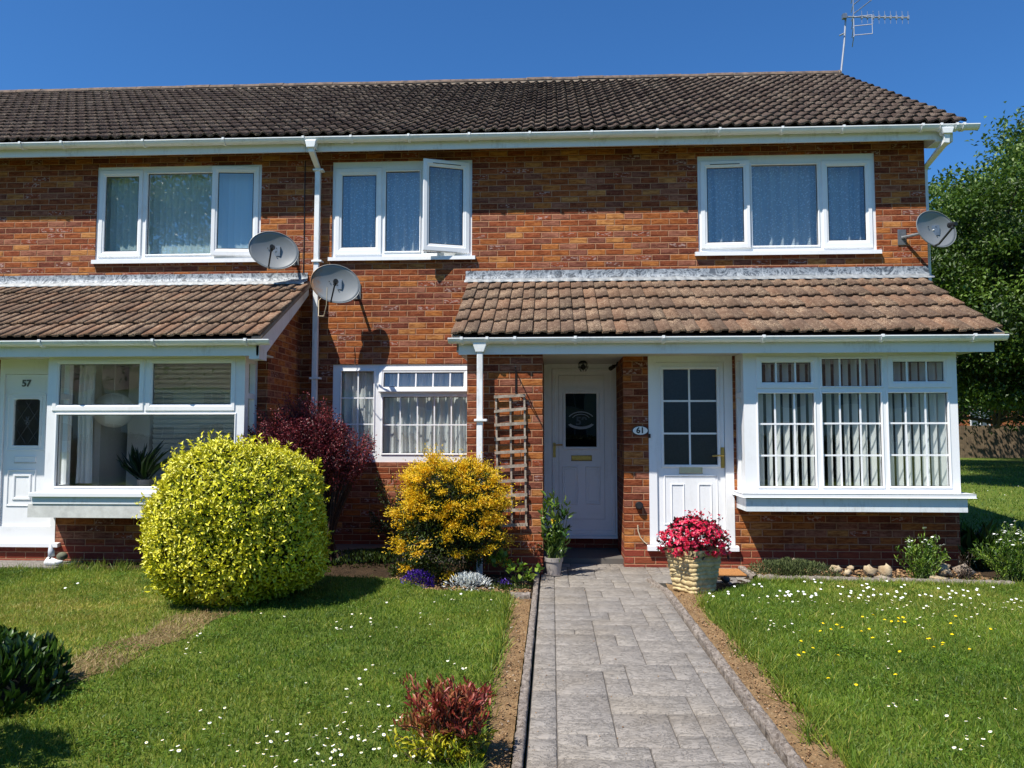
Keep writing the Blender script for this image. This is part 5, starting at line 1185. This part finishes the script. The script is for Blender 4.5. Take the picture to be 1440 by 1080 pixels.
# ---------------------------------------------------------------- satellite dishes
M['dish'] = simple('dish_grey', (128,132,134), .45, .12, 5, metal=.1)
def rust():
    g = G('rusty_dish_grey'); o = g.obj(); s = g.n('ShaderNodeSeparateXYZ'); g.l(o, s.inputs[0]); n_ = g.noise(o, 6, 5, .7)
    f = g.smooth(g.math('ADD', g.math('MULTIPLY', s.outputs[0], -3.2), n_), .95, 1.35)
    g.base(g.mix(g.math('MULTIPLY', f, .85), lin((128,132,134)), lin((150,104,52))), .45, .5); return g.m
M['dish_rusty'] = rust()
def dish(px, py, Y, label, mat, az=17, el=6, roll=-13, sc_=1., wallx=None, cable=None):
    x, z = at(px, py, Y); e = empty('satellite_dish', (x,Y,z), label, 'satellite dish', 'satellite dishes on the front wall')
    a, b = .295*sc_, .235*sc_; nr, na = 9, 40; V = []; Fq = []
    for face in (0, 1):
        for i in range(nr+1):
            r_ = i/nr
            for k_ in range(na):
                t = 2*math.pi*k_/na; V.append((a*r_*math.cos(t), -.055*(r_**2)+.055+ (0.004 if face else 0), b*r_*math.sin(t)))
    for face in (0,1):
        o_ = face*(nr+1)*na
        for i in range(nr):
            for k_ in range(na): Fq.append((o_+i*na+k_, o_+i*na+(k_+1)%na, o_+(i+1)*na+(k_+1)%na, o_+(i+1)*na+k_))
    for k_ in range(na): Fq.append((nr*na+k_, nr*na+(k_+1)%na, (nr+1)*na+nr*na+(k_+1)%na, (nr+1)*na+nr*na+k_))
    Rm = np.array(__import__('mathutils').Euler((R(el)*-1, R(roll)*-1, 0)).to_matrix()); Rz = np.array(__import__('mathutils').Matrix.Rotation(R(az),3,'Z')); Rt = Rz@Rm
    T = lambda vs: [tuple(Rt@np.array(v)) for v in vs]
    def loc(mb, name, mt, smooth=False, par=e):
        mb.v = T(mb.v); me = bpy.data.meshes.new(name); me.from_pydata(mb.v, [], mb.f); return finish(name, me, M[mt], par, smooth, local=True)
    V2 = MB(); V2.add(V, Fq); rf = loc(V2, 'reflector', mat, True)
    rim = MB(); rim.tube([(a*math.cos(t), .002, b*math.sin(t)) for t in np.linspace(0, 2*math.pi, 49)], .006, 6, cap=False); loc(rim, 'rim', mat)
    arm = MB(); arm.tube([(0,.03,-b*.98),(0,-.06,-b*.98),(0,-.27,-.075*sc_)], .012, 4, square=True); loc(arm, 'arm', 'black')
    ln = MB(); ln.tube([(0,-.25,-.10*sc_),(0,-.27,-.03*sc_)], .020, 8); ln.tube([(0,-.30,-.055*sc_),(0,-.20,-.035*sc_)], [.024,.034], 12); loc(ln, 'receiver', 'black')
    for q in ((-.08,.02),(.05,-.06),(.02,.05)): 
        bo = MB(); bo.tube([(q[0],.045,q[1]),(q[0],.036,q[1])], .006, 6); loc(bo, 'bolt', 'black')
    # bracket back to the wall (in world axes)
    br_ = MB(); wy = YW-Y; wx = wallx if wallx is not None else .16
    br_.tube([(0,.06,0),(wx*.55,.10,-.03),(wx,wy-.01,-.03)], .019, 8); br_.box(wx-.05,wx+.05,wy-.012,wy-.001,-.12,.07)
    br_.box(-.05,.06,.05,.12,-.06,.06); me = bpy.data.meshes.new('bracket'); me.from_pydata(br_.v, [], br_.f); finish('bracket', me, M['grey_steel'], e, False, True)
    if cable:
        cb_ = MB(); cb_.tube(cable, .005, 6, cap=False); me = bpy.data.meshes.new('cable'); me.from_pydata(cb_.v, [], cb_.f); finish('cable', me, M['cable'], e, True, True)
    return e
M['cable'] = simple('pale_cable', (206,190,160), .6, .15)
dish(385,352,9.18,'grey satellite dish above the left porch roof, left of the downpipe','dish',az=17,cable=None)
cv = [(-.02,-.28,-.10),(-.03,-.26,-.30),(-.09,-.16,-.42),(-.19,-.05,-.40),(-.21,.02,-.20),(-.15,.10,-.10)]
dish(472,399,9.10,'satellite dish with a rust stain and a hanging loop of cable, right of the downpipe','dish_rusty',az=17,cable=cv)
dish(1317,322,9.22,'grey satellite dish projecting past the right corner of the house','dish',az=15,sc_=.93,wallx=-.28)

# ---------------------------------------------------------------- aerial on the ridge
M['alu'] = simple('aluminium', (176,178,182), .4, .15, metal=.5)
ax, az_ = at(1181,103,13.0); ae = empty('tv_aerial', (ax,13.0,az_-.1), 'television aerial on a leaning mast at the right end of the ridge', 'aerial')
hx, hz_ = at(1187,24,13.0); m_ = MB(); m_.tube([(ax,13.0,az_-.15),(hx-.01,13.0,at(1187,60,13.)[1]),(at(1189,0,13.)[0],13.,at(1189,19,13.)[1])], .017, 8); m_.build('mast', M['alu'], ae)
hz_ = at(1187,25,13.)[1]; tx, tz = at(1276,27,12.8)
m_ = MB(); m_.tube([(hx,12.97,hz_),(tx,12.75,tz)], .012, 6); m_.build('boom', M['alu'], ae)
for i in range(9):
    t = .27+.72*i/8; p = np.array([hx,12.97,hz_])*(1-t)+np.array([tx,12.75,tz])*t; m_ = MB(); 
    m_.tube([p+np.array([0,0,-.11]), p+np.array([0,0,.11])], .004, 5); m_.box(p[0]-.012,p[0]+.012,p[1]-.02,p[1]+.02,p[2]-.03,p[2]+.03); m_.build('element', M['alu'], ae)
rf = MB(); P0 = np.array([hx+.14,12.95,hz_])
for s_ in (-1,1):
    for z_ in (.0,.16,.32):
        a = P0+np.array([0,0,s_*(.03+z_)]); rf.tube([a+np.array([0,-.02,0]), a+np.array([.20,-.25,s_*.10])], .008, 5); rf.tube([a+np.array([0,.02,0]), a+np.array([.08,.30,s_*.04])], .008, 5)
    rf.tube([P0, P0+np.array([0,0,s_*.36])], .008, 5); rf.tube([P0+np.array([.20,-.25,s_*.12]), P0+np.array([.20,-.25,s_*.45])], .006, 5)
rf.build('reflector_grid', M['alu'], ae)
m_ = MB(); m_.cbox((hx-.01,12.96,hz_), .07,.07,.08); m_.tube([(hx-.10,12.97,hz_-.33),(hx-.02,12.97,hz_-.29)],.012,6); m_.build('clamp', M['grey_steel'], ae)

# ---------------------------------------------------------------- trellis, bracket, sign, lamps
M['old_wood'] = simple('weathered_wood', (176,164,148), .9, .35, 14, .5, dark=(122,108,94))
k2 = lambda x, y, Y=YP-.04: at(660+x/3.175, 480+y/3.175, Y)
tr = empty('trellis', (*[k2(185,822)[0]], YP-.03, k2(185,822)[1]), 'narrow weathered wooden trellis fixed to the brick pier', 'trellis')
for xa, xb, zt_, zb_ in ((118,128,245,822),(182,190,245,822),(245,253,245,828)):
    p, q = k2(xa,zt_), k2(xb,zb_); m_ = MB(); m_.tube([(p[0],YP-.018,p[1]),(q[0],YP-.018,q[1])], .013, 4, square=True); m_.build('upright', M['old_wood'], tr)
for i, (ya, yb) in enumerate(((248,240),(313,300),(374,365),(438,428),(498,490),(564,553),(626,620),(690,685),(758,752),(824,818))):
    sh = 8*i/9; p, q = k2(110+sh,ya), k2(252+sh,yb); j = random.uniform(-.002,.002); m_ = MB()
    m_.add([(p[0],YP-.045,p[1]-.015),(q[0],YP-.043,q[1]-.015),(q[0],YP-.043,q[1]+.015+j),(p[0],YP-.045,p[1]+.015),(p[0],YP-.031,p[1]-.015),(q[0],YP-.031,q[1]-.015),(q[0],YP-.031,q[1]+.015+j),(p[0],YP-.031,p[1]+.015)],
        [(0,1,2,3),(7,6,5,4),(0,4,5,1),(1,5,6,2),(2,6,7,3),(3,7,4,0)]); m_.build('slat', M['old_wood'], tr)
bp, bq = k2(208,130,YP), k2(210,232,YP)
hb = empty('hanging_bracket', (bp[0],YP-.01,bq[1]), 'black iron hanging basket bracket above the trellis', 'bracket')
MB().box(bp[0]-.009,bp[0]+.009,YP-.010,YP-.001,bq[1],bp[1]).build('back_plate', M['black'], hb)
MB().tube([(bp[0],YP-.008,bp[1]-.01),(bp[0]+.01,YP-.30,bp[1]-.005),(bp[0]+.01,YP-.32,bp[1]+.015)], .006, 6).tube([(bp[0],YP-.01,bq[1]+.02),(bp[0]+.005,YP-.13,bp[1]-.07),(bp[0]+.008,YP-.25,bp[1]-.012)], .005, 6).build('arm', M['black'], hb)
# oval number sign
sx, sz = at(900.3,605.5,YF-.01); sg = empty('number_sign', (sx,YF,sz), 'white oval sign reading 61 with a black rim on the brick beside the door', 'sign')
A = np.linspace(0,2*math.pi,33)[:-1]
MB().prism([(sx+.090*math.cos(t), sz+.054*math.sin(t)) for t in A], 'y', YF-.016, YF-.001).build('rim', M['black'], sg)
MB().prism([(sx+.080*math.cos(t), sz+.045*math.sin(t)) for t in A], 'y', YF-.019, YF-.0165).build('plate', M['petal'], sg)
text_mesh('61', .088, M['ink'], (sx, YF-.021, sz), sg, .003, .0022)
o = MB(); bx_, bz_ = at(913.5,613,YF-.03); o.box(bx_-.012,bx_+.012,YF-.028,YF-.006,bz_-.022,bz_+.022); tag(o.build('doorbell', M['black'], bevel=.004), 'small black doorbell beside the oval number sign', 'doorbell')
vx, vz = at(898.5,710.5,YF); vt = empty('wall_vent', (vx,YF,vz), 'round black vent cap low on the brick beside the sunlit door', 'vent')
m_ = MB(); m_.tube([(vx,YF-.002,vz),(vx,YF-.05,vz)], .042, 20); m_.build('cap', M['black'], vt, bevel=.004)
m_ = MB(); m_.tube([(vx,YF-.052,vz),(vx,YF-.062,vz)], .030, 20); m_.build('grille', M['gasket'], vt)
c6w = [(445,790),(447,815),(455,838),(468,855),(482,866)]
tag(MB().tube([(at(740+a/2.84,460+b/2.84,YF)[0], YF-.008, at(740+a/2.84,460+b/2.84,YF)[1]) for a,b in c6w], .006, 6).build('wall_cable', M['cable']), 'pale cable curving down the brick below the round vent', 'cable')
# porch lantern and sensor hanging in the recess
lx, lz = at(820,513,8.9); ln = empty('porch_lantern', (lx,8.9,2.26), 'small black caged lantern under the porch ceiling before the recessed door', 'lantern')
MB().lathe([(0,0),(.05,0),(.05,.012),(.02,.03),(0,.03)], (lx,8.9,2.232), 16).build('ceiling_plate', M['black'], ln)
m_ = MB()
for a in range(8): t = a*math.pi/4; m_.tube([(lx+.05*math.cos(t),8.9+.05*math.sin(t),2.235),(lx+.058*math.cos(t),8.9+.058*math.sin(t),2.19),(lx+.03*math.cos(t),8.9+.03*math.sin(t),2.14)], .003, 5)
m_.tube([(lx+.058*math.cos(t),8.9+.058*math.sin(t),2.19) for t in np.linspace(0,2*math.pi,17)], .003, 5); m_.build('cage', M['black'], ln)
MB().ball((lx,8.9,2.19), .032, 14, 8, 1.1).build('glass_globe', M['dark_glass'], ln, smooth=True)
kx, kz = at(861,512,9.0); km = empty('security_camera', (kx,9.0,2.26), 'black camera on a short arm in the top right corner of the recess', 'camera')
MB().tube([(kx+.06,9.0,2.258),(kx+.05,9.0,2.22),(kx,8.97,2.215)], .010, 6).build('arm', M['black'], km); MB().tube([(kx+.02,8.99,2.205),(kx-.03,8.90,2.17)], [.022,.026], 12).build('body', M['black'], km, bevel=.003)

# ---------------------------------------------------------------- things behind the glass of 57
px_, pz_ = at(160,577,8.95); pn = empty('paper_lantern', (px_,8.95,2.3), 'large round white paper lantern hanging inside the bay window of number 57', 'lantern')
MB().ball((px_,8.95,pz_), .225, 28, 16, .92).build('shade', simple('paper', (226,226,216), .8, .05), pn, smooth=True); MB().tube([(px_,8.95,pz_+.2),(px_,8.95,2.43)], .004, 5).build('cord', M['petal'], pn)
xa, za = at(212,690,8.75); yc = empty('spiky_plant', (xa,8.62,.9), 'spiky leaved house plant inside the bay window of number 57', 'plant')
n = 34; P = np.tile([xa,8.62,.88],(n,1))+rng.normal(0,.02,(n,3)); D = np.stack([rng.normal(0,.55,n), rng.normal(0,.3,n), np.ones(n)],-1)
foliage('foliage', M['laurel'], yc, P, D, np.tile([0,-1.,.2],(n,1))+rng.normal(0,.3,(n,3)), rng.uniform(.28,.50,n), .032, rng.random(n), LONG)
MB().lathe([(0,0),(.07,0),(.09,.16),(.08,.16),(0,.15)], (xa,8.62,.74), 20).build('pot', M['grey_pot'], yc)
MB().box(xa-.14,xa+.14,8.55,8.80,.70,.735).build('stand', M['room'], yc)
bz = MB()
for k_ in range(30):
    z = .55+k_*.062; bz.add([(-5.0,9.45,z),(-3.35,9.45,z),(-3.35,9.412,z+.060),(-5.0,9.412,z+.060)], [(0,1,2,3)])
bd = bz.build('horizontal_blind', M['slat'] if M.setdefault('slat', simple('blind_slat', (232,238,234), .7, .08)) else None); tag(bd, 'wide closed horizontal blind at the back of the room of number 57', 'blind')
MB().box(-5.3,-5.02,9.38,9.46,.06,2.44).build('room_column', M['room']); tag(bpy.data.objects['room_column'], 'pale column inside the room of number 57 left of the lantern', 'column')
curtain('side_curtain', 'narrow pale curtain at the left end of the bay of number 57', 'curtain', -5.38, -5.20, .86, 2.2, 8.5, .02, 90, 'white_blind', n=60)
# garden ornament by the wall of 57
ox, oy = gnd(108,797,0); orn = empty('garden_ornament', (ox,oy+.02,0), 'white garden ornament with raised tail and mossy ball by the left wall', 'garden ornament')
m_ = MB(); s_ = 8.0/F_PX; wx_ = lambda q: at(80+q/9.6,0,oy)[0]; wz_ = lambda q: at(110,740+q/9.6,oy)[1]
m_.tube([(wx_(190),oy,wz_(240)),(wx_(205),oy,wz_(330)),(wx_(215),oy,wz_(410))], [.008,.030,.036], 10); m_.build('tail', M['grey_pot'] if 0 else simple('glazed_white', (214,218,224), .3, .1), orn, smooth=True)
m_ = MB(); m_.tube([(wx_(150),oy,wz_(500)),(wx_(200),oy-.02,wz_(470)),(wx_(300),oy-.03,wz_(490)),(wx_(375),oy-.02,wz_(478))], [.030,.05,.034,.016], 12); m_.build('body', M['petal'], orn, smooth=True)
m_ = MB(); m_.ball((wx_(335),oy+.02,wz_(410)), .055, 14, 10, .8); m_.build('ball', M['herb'] if 0 else simple('mossy_ball', (110,112,90), .8, .5, 30), orn, smooth=True)
m_ = MB(); m_.tube([(wx_(215),oy-.035,wz_(430)),(wx_(250),oy-.04,wz_(470))], .018, 8); m_.build('strap', M['black'], orn)

# ---------------------------------------------------------------- trees
M['bark'] = simple('bark', (84,72,58), .95, .4, 10, .8, dist=.03)
M['tree_a'] = leaf_mat('broad_leaves', [(26,44,12),(48,72,18),(72,100,26),(96,124,38),(122,146,58)], .5, .3, .3, .5)
M['tree_b'] = leaf_mat('pale_leaves', [(44,66,20),(70,100,34),(98,128,50),(126,150,70),(154,172,94)], .5, .3, .3, .5)
def tree(label, x, y, h, cr, cz, rz_, ncl, nl, mat, leaf=.13, seed=0, group=None, r0=.28, xt=None, zmin=.9):
    r2 = np.random.default_rng(seed); random.seed(seed); e = empty('tree', (x,y,-.05), label, 'tree', group); tb = MB(); lb = MB()
    xt = x if xt is None else xt
    tb.tube([(xt,y,-.1),(xt+.1,y,h*.25),((x+xt)/2,y+.1,h*.5),(x,y,h*.75)], [r0,r0*.75,r0*.5,r0*.15], 10); tb.build('trunk', M['bark'], e, smooth=True)
    C_ = []
    while len(C_) < ncl:
        u = r2.normal(size=3); u /= np.linalg.norm(u); q = r2.uniform(.35,1.)**.6; p = np.array([x,y,cz])+u*np.array([cr,cr,rz_])*q*(1+.16*math.sin(u[0]*4+seed)+.12*math.sin(u[2]*6+u[1]*5))
        if p[2] > zmin: C_.append(p)
    C_ = np.array(C_)
    for p in C_[::3]:
        b = np.array([x,y,min(max(p[2]-.35*abs(p[0]-x)-.6,h*.2),h*.75)]); lb.tube([b,(b+p)/2+np.array([0,0,.15*r2.normal()]),p], [.07,.04,.012], 5, cap=False)
    lb.build('limbs', M['bark'], e)
    m_ = nl//ncl; rr_ = cr*.145; PP = (C_[:,None,:]+np.clip(r2.normal(size=(ncl,m_,3)),-1.9,1.9)*np.array([rr_,rr_,rr_*.62])*r2.uniform(.6,1.35,(ncl,1,1))).reshape(-1,3)
    cr_ = np.repeat(r2.normal(.48,.17,ncl), m_); n = len(PP); out = unit(PP-np.array([x,y,cz]))
    D = unit(r2.normal(size=(n,3))+out*.5+np.array([0,0,-.2])); N = unit(r2.normal(size=(n,3))*.6+np.array([0,0,1.]))
    k = PP[:,2] > .4; PP, D, N, cr_ = PP[k], D[k], N[k], cr_[k]; n = len(PP)
    foliage('crown', M[mat], e, PP, D, N, leaf*r2.uniform(.7,1.3,n), leaf*.55*r2.uniform(.7,1.3,n), np.clip(cr_+r2.normal(0,.14,n),0,1)); return e
tg = 'trees beyond the right corner of the house'
tree('tall pale green tree with its crown cut by the right edge of the photo', 16.6, 26, 12, 4.3, 7.3, 4.3, 230, 76000, 'tree_b', .17, 1, tg, zmin=3)
tree('darker tree whose crown shows just past the corner of the house', 12.0, 21.5, 8, 2.5, 4.9, 3.1, 170, 56000, 'tree_a', .12, 2, tg, xt=10.2, zmin=2.3)
tree('low dark tree hanging over the wooden fence', 20.5, 34, 7, 5.2, 4.7, 3.0, 190, 60000, 'tree_a', .17, 3, tg, xt=17.0, zmin=2.4)
tree('dark tree standing furthest back at the right edge', 28.0, 40, 9, 5.5, 5.2, 3.4, 150, 34000, 'tree_a', .2, 4, tg, xt=26.5, zmin=2.6)
tree('broad tree whose reflection shows in the upper window of number 57', -19, -15, 14, 5.5, 9, 5.5, 160, 30000, 'tree_b', .22, 5)
oh = empty('reflection_hedge', (-3,-9,0), 'long low dark hedge added out of view to hide the sunlit lawn in window reflections', 'hedge')  # unseen hedge added to darken what the lower panes reflect
n = 26000; P = np.stack([rng.uniform(-16,10,n), -9+rng.uniform(-.45,.45,n), 1.35*rng.random(n)**.6],-1); P[:,2] += .08*fbm(P[:,0]*2,P[:,1])
foliage('foliage', M['dgreen'], oh, P, rdir(n)+np.array([0,.5,.5]), rdir(n)+np.array([0,.6,.6]), .11, .055, rng.random(n)); MB().box(-16,10,-9.35,-8.65,0,1.2).build('branches', M['core'], oh)
# ---------------------------------------------------------------- fence, far house, opposite terrace
M['fence'] = simple('fence_board', (122,104,82), .9, .3, 3, .3, dark=(84,70,54))
fe = empty('wooden_fence', (34,46,0), 'tall close boarded wooden fence at the far end of the grass', 'fence')
m_ = MB(); x = 20.
while x < 50: m_.box(x, x+.115, 46+random.uniform(-.01,.01), 46.03, -.05, 1.88+random.uniform(-.015,.015)); x += .125
m_.build('boards', M['fence'], fe)
for x in np.arange(20.5,50,2.4): MB().box(x-.05,x+.05,46.04,46.14,-.05,1.95).build('post', M['fence'], fe)
def far_house(label, x0, x1, y0, y1, eh, rh, ws, mat='brick', front=-1):
    e = empty('distant_house', ((x0+x1)/2,y0,0), label, 'house'); m_ = MB().box(x0,x1,y0,y1,-.05,eh); m_.prism([(y0,eh),((y0+y1)/2,rh-.05),(y1,eh)], 'x', x0+.01, x1-.01); m_.build('wall', M[mat], e)
    r_ = MB(); ym = (y0+y1)/2; r_.add([(x0-.3,y0-.4,eh-.1),(x1+.3,y0-.4,eh-.1),(x1+.3,ym,rh),(x0-.3,ym,rh),(x0-.3,y1+.4,eh-.1),(x1+.3,y1+.4,eh-.1)], [(0,1,2,3),(3,2,5,4)]); r_.build('roof', M['roof_tile'], e)
    for (a,b,c,d) in ws:
        yy = y0-.03 if front < 0 else y1+.03; w_ = MB().holes(a,b,c,d, yy-.02, .06, [(a+.07,(a+b)/2-.03,c+.07,d-.07),((a+b)/2+.03,b-.07,c+.07,d-.07)]); fo = w_.build('window', M['upvc'], e)
        MB().add([(a+.05,yy,c+.05),(b-.05,yy,c+.05),(b-.05,yy,d-.05),(a+.05,yy,d-.05)], [(0,1,2,3)]).build('pane', M['far_glass'], fo)
    return e
M['render'] = simple('pale_render', (222,220,208), .9, .1)
M['far_glass'] = simple('far_window_glass', (90,100,108), .15, .1)
a, b = at(1364,595,51)[0], at(1392,595,51)[0]; c_, d_ = at(1378,597,51)[1]-.3, at(1378,576,51)[1]
far_house('brick house with a white window beyond the far wooden fence', 25.5, 40, 51, 59, 5.2, 7.8, [(a,b,c_,d_),(33,35,.9,2.1)])
far_house('pale rendered terrace on the opposite side of the green, reflected in the windows', -50, 40, -50, -42, 5.0, 7.6, [(x,x+1.8,z,z+1.2) for x in range(-47,38,4) for z in (.9,3.4)], mat='render', front=1)
